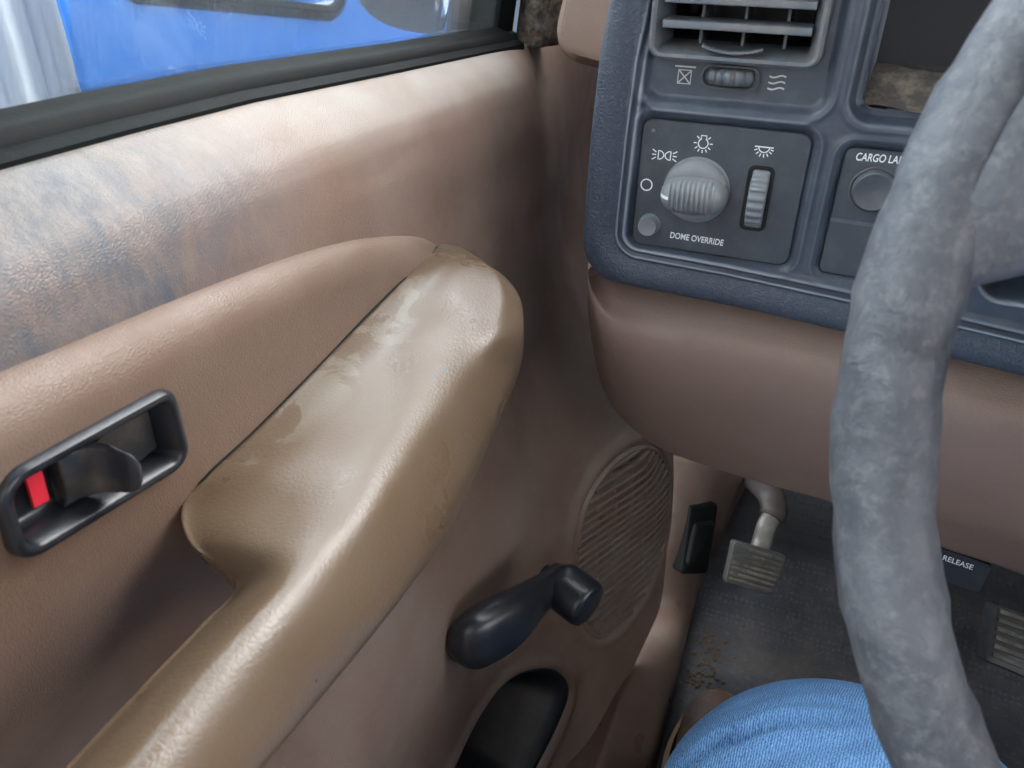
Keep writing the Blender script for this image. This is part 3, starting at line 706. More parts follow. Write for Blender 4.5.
def rot2(P, c, a): return (np.asarray(P)-c)@np.array([[math.cos(a), math.sin(a)], [-math.sin(a), math.cos(a)]])+c
sl = rpoly([(wc2[0]-.0068, wc2[1]-.0185), (wc2[0]+.0068, wc2[1]-.0185), (wc2[0]+.0068, wc2[1]+.0185), (wc2[0]-.0068, wc2[1]+.0185)], .003, 6)
mb = MB(); mb.grid(np.array([f3(inset(sl, -.0008), -.0042), f3(inset(sl, -.0007), -.0034), f3(inset(sl, 0), -.0034), f3(inset(sl, .0003), -.0042)]), cv=True)
mb.add(f3(inset(sl, .0002), -.00385), [tuple(range(len(sl)))])
mb.out('wheel_slot', M['dark'], hs, angle=40)
wr = .0190
mb = MB(); mb.lathe([(wr*.86, -.0050), (wr*.965, -.0048), (wr, -.0036), (wr*1.004, 0), (wr, .0036), (wr*.965, .0048), (wr*.86, .0050)], (wc2[0]+.0002, yp+.0095, wc2[1]), (1, 0, 0), 220, ref=(0, 0, 1), rmod=lambda t: 1+.034*np.tanh(3*np.cos(t*22)))
mb.out('dimmer_wheel', M['greyknob'], hs, angle=60)
# printed symbols
mb = MB(); a_ = D(645, 186.5); stroke(mb, arc(*a_, .0034, 0, 360, 28)[:-1], .0007, yp, True); mb.out('off_symbol', M['white'], hs, smooth=False)
mb = MB(); a_ = D(663, 157)
for sg in (-1, 1):
    c = a_+np.array([sg*.0022, 0]); h = .0026
    P = arc(c[0]+sg*.0016, c[1], .0034, -88, 88, 13, h) if sg < 0 else arc(c[0]+sg*.0016, c[1], .0034, 92, 268, 13, h)
    stroke(mb, P, .0006, yp, True)
    for k in (-1, 0, 1):
        stroke(mb, [c+[sg*.0028, k*.0015], c+[sg*.0052, k*.0030]], .0006, yp)
mb.out('parking_light_symbol', M['white'], hs, smooth=False)
mb = MB(); a_ = D(702, 145); stroke(mb, arc(*a_, .0028, 115, 425, 22), .0006, yp)
stroke(mb, [a_+[-.0016, .0026], a_+[-.0016, .0044], a_+[.0016, .0044], a_+[.0016, .0026]], .0006, yp)
for an in (0, 45, 135, 180, 215, 242, 270, 298, 325):
    t = math.radians(an); stroke(mb, [a_+.0037*np.array([math.cos(t), math.sin(t)]), a_+.0055*np.array([math.cos(t), math.sin(t)])], .0006, yp)
mb.out('headlamp_symbol', M['white'], hs, smooth=False)
mb = MB(); a_ = D(763, 152); stroke(mb, [a_+[-.0052, .0018], a_+[.0052, .0018]], .0007, yp); stroke(mb, arc(a_[0], a_[1]+.0018, .0030, 180, 360, 14), .0006, yp)
for an in (200, 225, 250, 275, 300, 325, 345):
    t = math.radians(an); stroke(mb, [a_+[0, .0016]+.0038*np.array([math.cos(t), math.sin(t)]), a_+[0, .0016]+.0056*np.array([math.cos(t), math.sin(t)])], .0006, yp)
mb.out('dimmer_symbol', M['white'], hs, smooth=False)
p0 = ony(669.5, 237.5, yp); p1 = ony(725, 246, yp)
tx = text_mesh('DOME OVERRIDE', .0054, M['white'], 'dome_override_lettering', hs, p0, math.atan2(p1[2]-p0[2], p1[0]-p0[0]), yp-.0001, 1.02, None, .06, .775)
mb = MB(); a_ = D(652, 132); mb.lathe([(.0012, 0), (.0010, .0005), (.0001, .0007)], (a_[0], yp, a_[1]), (0, -1, 0), 16); mb.out('screw_plug', M['greyknob'], hs)

# cargo lamp switch
cl = lambda z0, z1: rpoly([(CARGO[0]+.0022, z0), (CARGO[1]-.0022, z0), (CARGO[1]-.0022, z1), (CARGO[0]+.0022, z1)], .004, 6)
zm = D(845, 222)[1]
mb = MB()
l = cl(CARGO[2]+.0022, CARGO[3]-.0022); mb.grid(np.array([f3(inset(l, -.0003), -.008), f3(l, -.0046), f3(inset(l, .0007), -.0040)]), cv=True, cap1=True)
cs = mb.out('cargo_lamp_switch', M['panel'], dash, angle=40)
mb = MB(); stroke(mb, [(CARGO[0]+.0024, zm), (CARGO[1]-.0024, zm-.0012)], .0009, yp-.0003); stroke(mb, [(CARGO[0]+.0024, zm-.0011), (CARGO[1]-.0024, zm-.0023)], .0012, yp)
mb.out('blank_seam', M['louver'], cs, smooth=False)
cbp = D(873.5, 192)
mb = MB(); mb.lathe([(.0128, 0), (.0128, .0008), (.0122, .0012), (.0118, .0005), (.0112, .0008), (.0110, .0045), (.0100, .0056), (.007, .0048), (.0001, .0040)], (cbp[0], yp, cbp[1]), (0, -1, 0), 44)
mb.out('button', M['darkknob'], cs, angle=45)
p0 = ony(855, 160, yp); p1 = ony(902, 164, yp)
text_mesh('CARGO LAMP', .0059, M['white'], 'cargo_lamp_lettering', cs, p0, math.atan2(p1[2]-p0[2], p1[0]-p0[0]), yp-.0001, 1.0, None, .1, .73)

# gauge recess: a box sunk behind the bezel
rl = rpoly([(CLUS[0]+.0035, CLUS[2]+.0035), (CLUS[1]-.0035, CLUS[2]+.0035), (CLUS[1]-.0035, .88), (CLUS[0]+.0035, .88)], [.010, .010, .003, .003], 7)
mb = MB(); mb.grid(np.array([f3(inset(rl, -.004), -.010), f3(rl, -.0125), f3(inset(rl, .003), -.022), f3(inset(rl, .006), -.052)]), cv=True)
rec = mb.out('gauge_recess', M['black'], dash, angle=50)
mb = MB(); mb.grid(np.array([f3(inset(rl, .0055), -.048), f3(inset(rl, .02), -.052)]), cv=True, cap1=True); mb.out('gauge_face', M['dark'], rec, smooth=False)
zf = CLUS[2]+.0050
mb = MB(); g_ = np.array([[(x, y, zf+.0025*math.exp(-((x-.02)/.012)**2)+.016*sstep(.012, .048, y-DY)+.0006*rng.random()) for y in np.linspace(DY+.0100, DY+.047, 22)] for x in np.linspace(CLUS[0]+.0055, .30, 90)])
mb.grid(g_); mb.F = [f[::-1] for f in mb.F]
mb.out('dust_ledge', M['dirtfloor'], rec, label='dusty lower ledge of the recess')

co_l = rpoly([(COLO[0]+.004, COLO[2]+.004), (COLO[1]-.004, COLO[2]+.004), (COLO[1]-.004, COLO[3]-.004), (COLO[0]+.004, COLO[3]-.004)], .010, 6)
mb = MB(); mb.grid(np.array([f3(co_l, -.036), f3(inset(co_l, .001), -.09)]), cv=True, cap1=True); mb.out('column_opening', M['dark'], dash, angle=40)
# knee bolster: (top px, bottom px)
BS = [((588, 262), (588, 300)), ((593, 272), (594, 352)), ((602, 282), (605, 392)), ((614, 290), (624, 420)), ((640, 297), (655, 445)), ((700, 303), (705, 465)), ((780, 316), (775, 486)),
      ((850, 332), (835, 503)), ((940, 352), (930, 543)), ((1024, 374), (1024, 575)), ((1150, 400), (1150, 635)), ((1400, 440), (1400, 760))]
prof = [(0, .494), (.10, .480), (.28, .470), (.55, .474), (.80, .496), (.93, .518), (1.0, .532)]
R = []
for a, c in BS:
    row = []
    for t, y in prof: row.append(ony(a[0]+(c[0]-a[0])*t, a[1]+(c[1]-a[1])*t, y))
    row[0][2] += .010
    k = row[-1]; row += [k+np.array([.001, .010, -.003]), k+np.array([.006, .03, .001]), k+np.array([.010, .10, .02])]
    R.append(row)
first = [p+np.array([.012, .035, .004]) for p in R[0]]; zero = [p+np.array([.0015, .012, .001]) for p in R[0]]
R = np.array([first, zero]+R)
A = np.stack([crom(R[:, j], 8) for j in range(R.shape[1])], 1); A = np.stack([crom(r, 6) for r in A])
mb = MB(); mb.grid(A); mb.F = [f[::-1] for f in mb.F]
mb.out('knee_bolster', M['bolster'], dash)
# body of the dash behind the trim
mb = MB(); bp = rpoly([(.575, .475), (.98, .475), (.98, .80), (.90, .87), (.60, .87), (.575, .81)], [.01, .02, .05, .04, .03, .02], 5)
mb.grid(np.array([np.stack([np.full(len(bp), x), bp[:, 0], bp[:, 1]], 1) for x in (-.085, 1.32)]), cv=True, cap0=True, cap1=True); mb.out('dash_body', M['bolster'], dash, angle=40)
mb = MB(); bp = rpoly([(.468, .785), (.60, .80), (.60, .88), (.50, .885), (.46, .85)], .012, 5)
mb.grid(np.array([np.stack([np.full(len(bp), x), bp[:, 0], bp[:, 1]], 1) for x in (-.112, .9)]), cv=True, cap0=True, cap1=True); mb.out('dash_brow', M['grain'], dash, angle=40)
# brown end cap beside the pillar
ec = []
for y in (.545, .56, .60, .72, 1.0):
    s = {.545: .80, .56: .95, .60: 1.0, .72: 1.0, 1.0: 1.0}[y]
    c0 = np.array([-.160, .755]); l = rpoly([(-.203, .711), (-.110, .697), (-.110, .80), (-.184, .80)], [.022, .01, .02, .02], 7)
    l = c0+(l-c0)*s; ec.append(np.stack([l[:, 0]*(1+.5*(min(y, .66)-.60)/.60), np.full(len(l), y), l[:, 1]], 1))
mb = MB(); mb.grid(np.array(ec), cv=True, cap0=True, cap1=True); mb.F = [f[::-1] for f in mb.F]; mb.out('dash_end_cap', M['bolster'], dash, angle=60)

# ================================================================== STEERING WHEEL AND COLUMN
wcn = np.array([.2120, .197, .715]); ti = .424
w1 = np.array([1., 0, 0]); w2 = np.array([0, math.sin(-0)+.0, 0]); w2 = np.array([0., math.cos(0)*math.sin(ti)*0+math.cos(math.pi/2-ti), math.cos(ti)]); w3 = np.cross(w1, w2)  # w3 = away from driver?
RR = .187; rt = .0122
whl = empty('steering_wheel', wcn, 'grey worn leather steering wheel in front of the dashboard', 'steering wheel')
ph = np.linspace(0, 2*np.pi, 200, endpoint=False); q = np.linspace(0, 2*np.pi, 28, endpoint=False)
C_ = wcn+RR*(np.cos(ph)[:, None]*w1+np.sin(ph)[:, None]*w2); rad_ = np.cos(ph)[:, None]*w1+np.sin(ph)[:, None]*w2
P = C_[:, None]+rt*(np.cos(q)[None, :, None]*rad_[:, None]*1.0+np.sin(q)[None, :, None]*w3*1.02)
P += (.0004*np.sin(ph*31)[:, None, None]+.0003*np.sin(ph*77+1)[:, None, None])*(np.cos(q)[None, :, None]*rad_[:, None])
mb = MB(); mb.grid(P, cu=True, cv=True); rimo = mb.out('rim', M['wheel'], whl)
def spoke(a_deg, w0, w1_, r0=RR-.004, r1=.06):
    a = math.radians(a_deg); er = np.cos(a)*w1+np.sin(a)*w2; et = -np.sin(a)*w1+np.cos(a)*w2; R = []
    for t in np.linspace(0, 1, 14):
        w = w0*(1-t)+w1_*t+.028*math.exp(-t*7); r = r0+(r1-r0)*t; hh = .0115*(1-t*.2)+.0022*math.exp(-t*5)
        c = wcn-w3*(-.020*t if w3[1] > 0 else .020*t); row = []
        for x in np.linspace(0, 2*np.pi, 36, endpoint=False):
            an = a+w*sq(math.cos(x), .75)/max(r, .09); row.append(c+r*(math.cos(an)*w1+math.sin(an)*w2)+w3*hh*sq(math.sin(x), .8))
        R.append(row)
    mb = MB(); mb.grid(np.array(R), cv=True, cap0=True, cap1=True); return mb.out('spoke', M['wheel'], whl)
for a_, w0 in ((154, .053), (26, .053), (250, .018), (290, .018)): spoke(a_, w0, .030)
l = rpoly([(-.085, -.06), (.085, -.06), (.075, .065), (-.075, .065)], .03, 8); sgn = 1 if w3[1] > 0 else -1
hubr = [wcn+lq[:, :1]*w1+lq[:, 1:]*w2+w3*sgn*d for lq, d in ((inset(l, .02), -.018), (inset(l, .006), -.012), (l, .0), (l, .035), (inset(l, .03), .05))]
mb = MB(); mb.grid(np.array(hubr), cv=True, cap0=True, cap1=True); mb.out('hub', M['grain'], whl)
ax3 = w3*sgn; c0 = wcn+ax3*.055
mb = MB(); R = []
for t, s in ((0, .9), (.02, 1.), (.10, 1.08), (.20, 1.12), (.27, 1.0)):
    l2 = rpoly([(-.062, -.062), (.062, -.062), (.062, .05), (-.062, .05)], .03, 8)*s
    R.append(c0+ax3*t+l2[:, :1]*w1+l2[:, 1:]*w2)
mb.grid(np.array(R), cv=True, cap0=True, cap1=True); scl = mb.out('steering_column', M['gloss'], dash)

# ================================================================== FOOTWELL
def st(o): o['kind'] = 'structure'; return o
# floor with the toe board
yy = np.r_[np.linspace(-1.1, .70, 20), np.linspace(.74, 1.12, 20)]; 
zfl = np.where(yy < .76, 0, 0)+np.maximum(0, yy-.79)*.75-.0
xxs = np.linspace(-.30, 1.5, 30)
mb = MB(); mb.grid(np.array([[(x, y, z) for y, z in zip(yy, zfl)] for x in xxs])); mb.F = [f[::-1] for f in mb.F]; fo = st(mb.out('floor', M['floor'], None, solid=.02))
tag(fo, 'black textured rubber floor of the footwell with dried dirt')
mb = MB(); mb.box((-.30, 1.10, .1), (1.5, 1.14, 1.0)); tag(st(mb.out('wall_front', M['firewall'], None, smooth=False)), 'dark firewall behind the pedals')
# kick panel and sill trim
def onfloor(px, py, up=.004):
    d = ray(px, py); t = np.linspace(.3, 1.6, 2600); P = CAM+t[:, None]*d
    return P[int(np.argmax(P[:, 2] < np.maximum(0, P[:, 1]-.79)*.75+up))]
KL = [(668, 455, .84), (672, 500, .80), (668, 540, .775), (655, 610, .735), (641, 655, .645), (624, 700, .575), (600, 768, .490), (565, 850, .40)]
KR = [(752, 470, 1.00), (735, 500, .97), (716, 545, .90), (694, 598, .825), (682, 645, .715), (670, 695, .63), (652, 768, .525), (625, 860, .42)]
R = []
for (a, b_, y0), (c, d_, y1) in zip(KL, KR):
    p0, p1 = ony(a, b_, y0), onfloor(c, d_); row = []
    row.append(p0+np.array([-.03, .03, -.01])); row.append(p0+np.array([-.008, .004, -.002]))
    for t in (0., .25, .5, .75, 1.):
        p = p0+(p1-p0)*t; nrm = np.array([.75, -.55, .35]); nrm /= np.linalg.norm(nrm)
        row.append(p+nrm*.014*math.sin(math.pi*t)**.8)
    row.append(p1+np.array([.004, .0, -.03]))
    R.append(row)
R = np.array(R); A = np.stack([crom(R[:, j], 7) for j in range(R.shape[1])], 1); A = np.stack([crom(r, 5) for r in A])
mb = MB(); mb.grid(A); kp = st(mb.out('trim_1', M['kick'], None, solid=.003)); tag(kp, 'brown plastic kick panel and sill trim between door and floor')
# hood release lever set in the kick panel
hr = empty('hood_release_lever', ony(692, 540, .80), 'black hood release lever set into the brown kick panel', 'lever')
q4 = [(684, 503, .815), (712, 500, .85), (701, 570, .79), (675, 570, .762)]
def hold(d, qd): return np.array([ony(a, b_, y)+np.array([.8, -.55, .2])*d for a, b_, y in qd])
lp = hold(.010, q4); lo = hold(-.01, q4)
def quadloft(Ls, capped=True):
    R = []
    for L4 in Ls:
        c = L4.mean(0); e1 = L4[1]-L4[0]; e1 = e1/np.linalg.norm(e1); n_ = np.cross(L4[1]-L4[0], L4[3]-L4[0]); n_ /= np.linalg.norm(n_); e2 = np.cross(n_, e1)
        l2 = np.stack([(L4-c)@e1, (L4-c)@e2], 1); l2 = rpoly(l2, .004, 5); R.append(c+l2[:, :1]*e1+l2[:, 1:]*e2+0*n_)
    m_ = MB(); m_.grid(np.array(R), cv=True, cap0=True, cap1=True); return m_
sh = lambda L4, s: L4.mean(0)+(L4-L4.mean(0))*s
quadloft([lo, lp, sh(lp, .93)+np.array([.002, -.002, 0])]).out('lever_housing', M['rubber'], hr, angle=50)
q5 = [(688, 520, .806), (708, 517, .83), (700, 562, .785), (680, 562, .765)]
quadloft([hold(.008, q5), hold(.013, q5), sh(hold(.015, q5), .86)]).out('pull_handle', M['rubber'], hr, angle=50)

# pedals
def pedal(name, label, quad, yq, ribs, armpath, armr, th=.016):
    P4 = np.array([ony(a, b_, y) for (a, b_), y in zip(quad, yq)])
    c = P4.mean(0); root = empty(name, c, label, 'pedal')
    n_ = np.cross(P4[1]-P4[0], P4[3]-P4[0]); n_ /= np.linalg.norm(n_)
    if n_@(CAM-c) < 0: n_ = -n_
    quadloft([P4-n_*th, P4, sh(P4, .95)+n_*.003]).out('pad_base', M['padbase'], root, angle=50)
    mb = MB()
    for k in range(ribs):
        t0 = .06+.88*k/ribs; t1 = t0+.88/ribs*.62
        a0, a1 = P4[0]+(P4[3]-P4[0])*t0, P4[1]+(P4[2]-P4[1])*t0; b0, b1 = P4[0]+(P4[3]-P4[0])*t1, P4[1]+(P4[2]-P4[1])*t1
        i0 = .06; a0, a1 = a0+(a1-a0)*i0, a1-(a1-a0)*i0; b0, b1 = b0+(b1-b0)*i0, b1-(b1-b0)*i0
        o = n_*.0022; u = n_*.0058; s = (b0-a0)*.12
        mb.add([a0+o, a1+o, b1+o, b0+o, a0+u+s, a1+u+s, b1+u-s, b0+u-s], [(0, 1, 5, 4), (1, 2, 6, 5), (2, 3, 7, 6), (3, 0, 4, 7), (4, 5, 6, 7)])
    mb.out('ribbed_pad', M['pad'], root, smooth=False)
    pa = crom(np.array([c-n_*th*.6]+armpath), 8)
    kk = max(4, int(len(pa)*.42)) if th < .02 and len(armpath) > 4 else 3
    mb = MB(); mb.tube(pa[:kk+1], .0125, 16, flat=(.5, 1.)); mb.out('stem', M['metal'], root, angle=60)
    mb = MB(); mb.tube(pa[kk:], .017, 16, flat=(.5, 1.)); mb.out('arm', M['armmetal'] if len(armpath) > 4 else M['rubber'], root, angle=60)
    return root
pk = [ony(761, 545, .835), ony(767, 525, .85), ony(774, 512, .87), ony(770, 495, .89), ony(755, 480, .93), ony(742, 462, .97)]
pedal('parking_brake_pedal', 'small grey ribbed parking brake pedal beside the kick panel', [(733, 540), (787, 556), (772, 596), (724, 582)], [.80, .81, .775, .77], 7, pk, [.013]*len(crom(np.array([pk[0]]+pk), 8)))
bp_ = [ony(1085, 590, .80), ony(1085, 540, .84), ony(1080, 480, .92)]
pedal('brake_pedal', 'wide black ribbed brake pedal right of the steering wheel rim', [(992, 602), (1105, 640), (1090, 706), (983, 660)], [.78, .79, .745, .74], 6, bp_, .014)

# parking brake release handle under the bolster
bh = empty('brake_release_handle', ony(960, 570, .53), 'black pull handle with white release lettering under the dash', 'handle')
q4 = [(895, 532), (994, 566), (980, 594), (885, 560)]
P4 = np.array([ony(a, b_, .560 if k < 2 else .550) for k, (a, b_) in enumerate(q4)])
bk = P4+np.array([0, .05, .012])
o_ = quadloft([bk, P4+np.array([0, .004, 0]), sh(P4, .97)]); o_.out('handle_body', M['gloss'], bh, angle=50)
e1 = P4[1]-P4[0]; L1 = np.linalg.norm(e1); e1 /= L1; e3 = np.cross(e1, P4[3]-P4[0]); e3 /= np.linalg.norm(e3)
if e3@(CAM-P4.mean(0)) < 0: e3 = -e3
e2 = np.cross(e3, e1)
tp = P4[0]+e1*.0185-e2*.0085+e3*.0006
text_mesh('BRAKE RELEASE', .0058, M['white'], 'release_lettering', bh, tp, 0, 0, 1.05, (e1, e2, e3))

# dried mud crumbs at the foot of the sill
mb = MB(); dg_ = onz(703, 668, .0)
for k in range(240):
    c = dg_+np.array([rng.normal()*.012, rng.normal()*.035, 0]); r = .0009+.0026*rng.random()**2.5
    c[2] = r*.5+max(0, c[1]-.79)*.75
    if c[1] < .67 or c[0] < -.04: continue
    th_ = np.linspace(0, 2*np.pi, 7, endpoint=False); a = rng.random(7)*.5+.7
    ring0 = np.stack([np.cos(th_)*a, np.sin(th_)*a, -.5*np.ones(7)], 1); ring1 = np.stack([np.cos(th_)*a*.6, np.sin(th_)*a*.6, .6*np.ones(7)], 1)
    mb.grid(np.array([c+ring0*r, c+ring1*r]), cv=True, cap1=True)
cr = mb.out('dried_mud', M['crumb'], None, smooth=False); tag(cr, 'brown crumbs of dried mud on the black floor beside the sill trim', 'dirt', None, 'stuff')

# ================================================================== PERSON (left leg in view)
per = empty('person', (.2, -.1, .3), 'seated person in blue jeans and tan boot, knee below the steering wheel', 'person')
def legtube(path, rads, n=40):
    p = crom(np.array(path), 12); r = crom(np.array([[x] for x in rads]), 12)[:, 0]
    m_ = MB(); m_.tube(p, r, n); return m_
kneeL = np.array([.101, .300, .302])
mb = legtube([(.17, -.20, .42), (.15, -.02, .415), (.135, .16, .372), kneeL, kneeL+np.array([-.020, .055, -.06]), (.060, .41, .20), (.040, .44, .10), (.038, .445, .07)], [.105, .108, .110, .122, .104, .074, .066, .068])
m2 = legtube([(.27, -.20, .42), (.31, -.02, .42), (.37, .18, .39), (.40, .30, .345), (.41, .36, .28), (.42, .47, .18), (.425, .55, .10), (.425, .56, .08)], [.105, .105, .095, .085, .078, .066, .062, .064])
mb.add(m2.V, m2.F); m3 = MB(); m3.tube(crom(np.array([(.06, -.20, .42), (.14, -.22, .43), (.30, -.22, .43), (.38, -.20, .42)]), 8), [.09]*9+[.12]*8+[.09]*8, 30); mb.add(m3.V, m3.F)
jn = mb.out('jeans', M['denim'], per)
rm = jn.modifiers.new('join', 'REMESH'); rm.mode = 'VOXEL'; rm.voxel_size = .004; rm.use_smooth_shade = True
sm = jn.modifiers.new('soften', 'SMOOTH'); sm.iterations = 10; sm.factor = .5
dg = bpy.context.evaluated_depsgraph_get(); dg.update()
me = bpy.data.meshes.new_from_object(jn.evaluated_get(dg)); jn.modifiers.clear(); jn.data = me
V = np.empty(len(me.vertices)*3); me.vertices.foreach_get('co', V); V = V.reshape(-1, 3); Nn = np.empty_like(V).ravel(); me.vertices.foreach_get('normal', Nn); Nn = Nn.reshape(-1, 3)
Wd = V+WP[jn.name]
# a fold across the knee, and soft ripples
rel = Wd-CAM; fold = []
for p in [(672, 764), (690, 752), (712, 741), (740, 730), (770, 719), (800, 711), (825, 707)]:
    d = ray(*p); d /= np.linalg.norm(d); t = rel@d; off_ = np.linalg.norm(rel-t[:, None]*d, axis=1); c_ = np.nonzero((off_ < .005) & (t > 0))[0]
    if len(c_): fold.append(Wd[c_[t[c_].argmin()]])
fold = crom(np.array(fold), 10); dv = Wd[:, None]-fold[None]; nn = np.linalg.norm(dv, axis=2); k = nn.argmin(1); pe = nn[np.arange(len(k)), k]
side = np.sign((dv[np.arange(len(k)), k]*np.array([.5, .8, 0])).sum(1)); wk = np.sin(np.pi*np.clip((k+6)/(len(fold)+5), 0, 1))
dsp = (-.009*np.exp(-(pe/.0042)**2)+.005*np.exp(-((pe-.011)/.007)**2))*wk+.0012*np.sin(side*pe*260)*np.exp(-(pe/.05)**2)
V += Nn*dsp[:, None]; me.vertices.foreach_set('co', V.ravel()); me.update(); me.polygons.foreach_set('use_smooth', [True]*len(me.polygons))
for ttoe, hd in (((.012, .655), (.036, .39)), ((.435, .74), (.425, .50))):
    toe = np.array(ttoe); heel = np.array(hd); L_ = np.linalg.norm(toe-heel); ef = (toe-heel)/L_; es = np.array([ef[1], -ef[0]])
    zo = 0.0
    def sole_loop(s, z):
        t = np.linspace(0, 2*np.pi, 48, endpoint=False); a = .5+.5*np.cos(t)
        wdt = (.036+.014*np.sin(np.pi*np.clip(a*1.02, 0, 1)**1.7))*s
        p = heel+ef*np.stack([a, a], 1)*L_*(1 if s > 0 else 1)+es*np.stack([np.sin(t)]*2, 1)*np.stack([wdt]*2, 1)*np.sqrt(np.clip(1, 0, 1))
        c_ = heel+ef*L_*.5; p = c_+(p-c_)*(1 if s >= 1 else (.9+.1*s)); return np.stack([p[:, 0], p[:, 1], np.full(48, z)], 1)
    bt_root = per
    mb = MB(); mb.grid(np.array([sole_loop(1.0, zo), sole_loop(1.05, zo+.006), sole_loop(1.05, zo+.022)]), cv=True, cap0=True, cap1=True)
    so = mb.out('boot', M['sole'], per, angle=40)
    mb = MB(); mb.grid(np.array([sole_loop(1.06, zo+.021), sole_loop(1.12, zo+.024), sole_loop(1.10, zo+.030), sole_loop(1.0, zo+.031)]), cv=True); mb.out('welt', M['welt'], so)
    R = []
    for t in np.linspace(0, 1, 26):      # from toe to heel
        d = 1-t; c = heel+ef*L_*d; w = .043*min(1, math.sqrt(max(0, 1-((d-.74)/.262)**2)) if d > .74 else 1)*(.80+.2*sstep(.35, .7, d)); w = max(w, .004)
        hgt = .022+.036*math.sqrt(max(0, 1-max(0, (d-.72)/.28)**2))*(1 if d > .55 else 1)+.09*sstep(.62, .28, d)
        th_ = np.linspace(-.15, math.pi+.15, 18)
        R.append(np.stack([c[0]+es[0]*w*np.cos(th_), c[1]+es[1]*w*np.cos(th_), zo+.022+(hgt-.022)*np.clip(np.sin(th_), -.1, 1)**1], 1))
    mb = MB(); mb.grid(np.array(R), cap0=False, cap1=True); mb.out('upper', M['boot'], so)

# ================================================================== CAB SHELL (out of frame) AND SEAT
def cabbox(name, boxes, mat, label):
    m_ = MB()
    for lo, hi in boxes: m_.box(lo, hi)
    o = st(m_.out(name, mat, None, smooth=False)); o['label'] = label; return o
cabbox('ceiling', [((-.20, -1.1, 1.24), (1.45, .42, 1.28))], M['headliner'], 'grey headliner of the truck cab')
cabbox('wall_back', [((-.28, -1.14, -.02), (1.5, -1.10, .70)), ((-.2, -1.14, 1.19), (1.45, -1.10, 1.26))], M['headliner'], 'rear wall of the cab with its window opening')
cabbox('wall_right', [((1.46, -1.1, -.02), (1.5, 1.1, .72))], M['door'], 'passenger side wall of the cab')
sr = empty('bench_seat', (.6, -.4, 0), 'brown cloth bench seat under the driver', 'seat')
l = rpoly([(-.66, .03), (.10, .03), (.10, .20), (.04, .28), (-.66, .26)], [.02, .04, .04, .04, .03], 6)
mb = MB(); mb.grid(np.array([np.stack([np.full(len(l), x), l[:, 0], l[:, 1]], 1) for x in (-.10, -.06, 1.36, 1.40)]), cv=True, cap0=True, cap1=True); mb.out('cushion', M['seat'], sr, angle=50)
l = rpoly([(-.66, .25), (-.50, .30), (-.72, .95), (-.88, .93)], .05, 6)
mb = MB(); mb.grid(np.array([np.stack([np.full(len(l), x), l[:, 0], l[:, 1]], 1) for x in (-.10, 1.40)]), cv=True, cap0=True, cap1=True); mb.out('backrest', M['seat'], sr, angle=50)

# ================================================================== OUTSIDE
GZ = -.62
mb = MB(); mb.grid(np.array([[(x, y, GZ) for y in np.linspace(-12, 25, 12)] for x in np.linspace(-20, 14, 12)])); tag(st(mb.out('ground', M['asphalt'], None)), 'grey asphalt outside')
bx = -1.25
bv = empty('parked_vehicle', (bx-.8, 2.8, GZ), 'blue vehicle parked outside the driver window', 'vehicle')
y0 = onx(92, 105, bx)[1]; y1 = y0+4.2
sec = crom(np.array([(bx-.06, GZ+.28), (bx-.01, GZ+.45), (bx+.005, GZ+.80), (bx+.0, GZ+1.06), (bx-.004, GZ+1.085), (bx-.010, GZ+1.10), (bx-.022, GZ+1.35), (bx-.10, GZ+1.85), (bx-.22, GZ+2.05), (bx-.8, GZ+2.12)]), 8)
yy = [y0+1.2, y0+.08, y0, y0+.002, y0+.02]+list(np.linspace(y0+.1, y1, 20))
off = [-.9, -.045, -.008, -.002, 0]+[0]*20
mb = MB(); mb.grid(np.array([[(max(a+o, bx-.85), y, z) for a, z in sec] for y, o in zip(yy, off)])); mb.F = [f[::-1] for f in mb.F]
vb = mb.out('body', M['blue'], bv, solid=.01)
# window with black gasket in the van's side
def onv(px, py): return onx(px, py, bx-.018)
wl_c = [onv(150, -6), onv(344, 24)]
zz0 = onv(330, 22)[2]; za = onv(185, 0)[2]
wl = rpoly([(onv(346, 10)[1], zz0+.0), (onv(346, 10)[1], zz0+.62), (onv(120, 0)[1], zz0+.62), (onv(120, 0)[1], onv(150, -6)[2]-.0)], [.09, .1, .1, .05], 9)
xx = lambda z: np.interp(z, [GZ+1.0, GZ+1.35, GZ+1.85], [bx-.004, bx-.022, bx-.10])
w3f = lambda l, o: np.stack([xx(l[:, 1])+o, l[:, 0], l[:, 1]], 1)
mb = MB(); mb.grid(np.array([w3f(inset(wl, -.012), 0), w3f(inset(wl, -.005), .012), w3f(inset(wl, .006), .014), w3f(inset(wl, .008), .006), w3f(inset(wl, .010), .006), w3f(inset(wl, .014), .013), w3f(inset(wl, .024), .012), w3f(inset(wl, .028), .002)]), cv=True)
gk = mb.out('window_gasket', M['rubber'], bv, angle=50)
mb = MB(); mb.grid(np.array([w3f(inset(wl, .025), .003), w3f(inset(wl, .09), .003)]), cv=True, cap1=True); mb.out('window_pane', M['carglass'], gk, smooth=False)
for wy in (y0+.75, y1-.8):
    mb = MB(); mb.lathe([(.20, -.02), (.33, -.02), (.36, .02), (.36, .16), (.33, .20), (.001, .20)], (bx-.22, wy, GZ+.36), (1, 0, 0), 40); mb.out('tyre', M['rubber'], bv, angle=40)
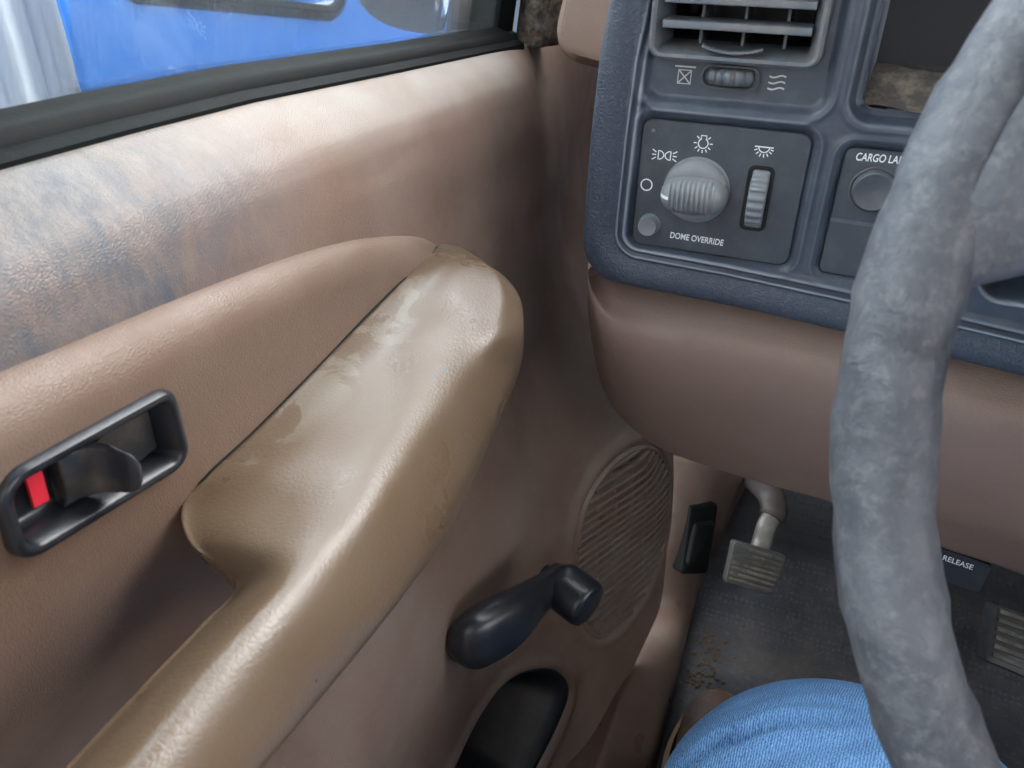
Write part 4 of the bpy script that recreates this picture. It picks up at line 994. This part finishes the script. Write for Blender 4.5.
# corrugated wall beyond
wx = -2.6; yr_ = np.arange(-3, 9, .012)
t = (yr_ % .22)/.22; hgt = .028*(sstep(.1, .2, t)-sstep(.42, .52, t))+.006*(sstep(.70, .74, t)-sstep(.78, .82, t))
mb = MB(); mb.grid(np.array([[(wx+h, y, z) for z in (GZ, 3.2)] for y, h in zip(yr_, hgt)])); tag(st(mb.out('wall_left', M['siding'], None, angle=25, solid=.005)), 'white corrugated steel wall outside')

# ================================================================== LIGHT
wd = bpy.data.worlds.new('sky'); SC.world = wd; wd.use_nodes = True; nt_ = wd.node_tree
bg = nt_.nodes['Background']; tc = nt_.nodes.new('ShaderNodeTexCoord'); sp = nt_.nodes.new('ShaderNodeSeparateXYZ'); rp = nt_.nodes.new('ShaderNodeValToRGB')
nt_.links.new(tc.outputs['Generated'], sp.inputs[0]); nt_.links.new(sp.outputs[2], rp.inputs[0])
e = rp.color_ramp.elements; e[0].position = 0; e[0].color = (.97, .985, 1, 1); e[1].position = .85; e[1].color = (1.9, 1.98, 2.1, 1)
nt_.links.new(rp.outputs[0], bg.inputs[0]); bg.inputs[1].default_value = 3.9
sun = bpy.data.lights.new('sun', 'SUN'); sun.energy = 2.6; sun.angle = math.radians(40); sun.color = (1, .97, .93)
so = bpy.data.objects.new('sun', sun); COL.objects.link(so); so.rotation_euler = Vector((-.55, -.6, -.75)).to_track_quat('-Z', 'Y').to_euler()

# ================================================================== CAMERA
cd = bpy.data.cameras.new('camera'); cam = bpy.data.objects.new('camera', cd); COL.objects.link(cam)
cd.sensor_width = 36; cd.lens = FPX/1024*36; cd.clip_start = .01; cd.clip_end = 100
Rm = np.stack([RW[:, 0], RW[:, 1], -RW[:, 2]], 1)
cam.matrix_world = Matrix.Translation(CAM) @ Matrix(Rm.tolist()).to_4x4()
cd.dof.use_dof = True; cd.dof.focus_distance = .50; cd.dof.aperture_fstop = 22
SC.camera = cam
SC.view_settings.view_transform = 'Standard'; SC.view_settings.look = 'None'; SC.view_settings.exposure = .35; SC.view_settings.gamma = 1
SC.view_settings.use_curve_mapping = False
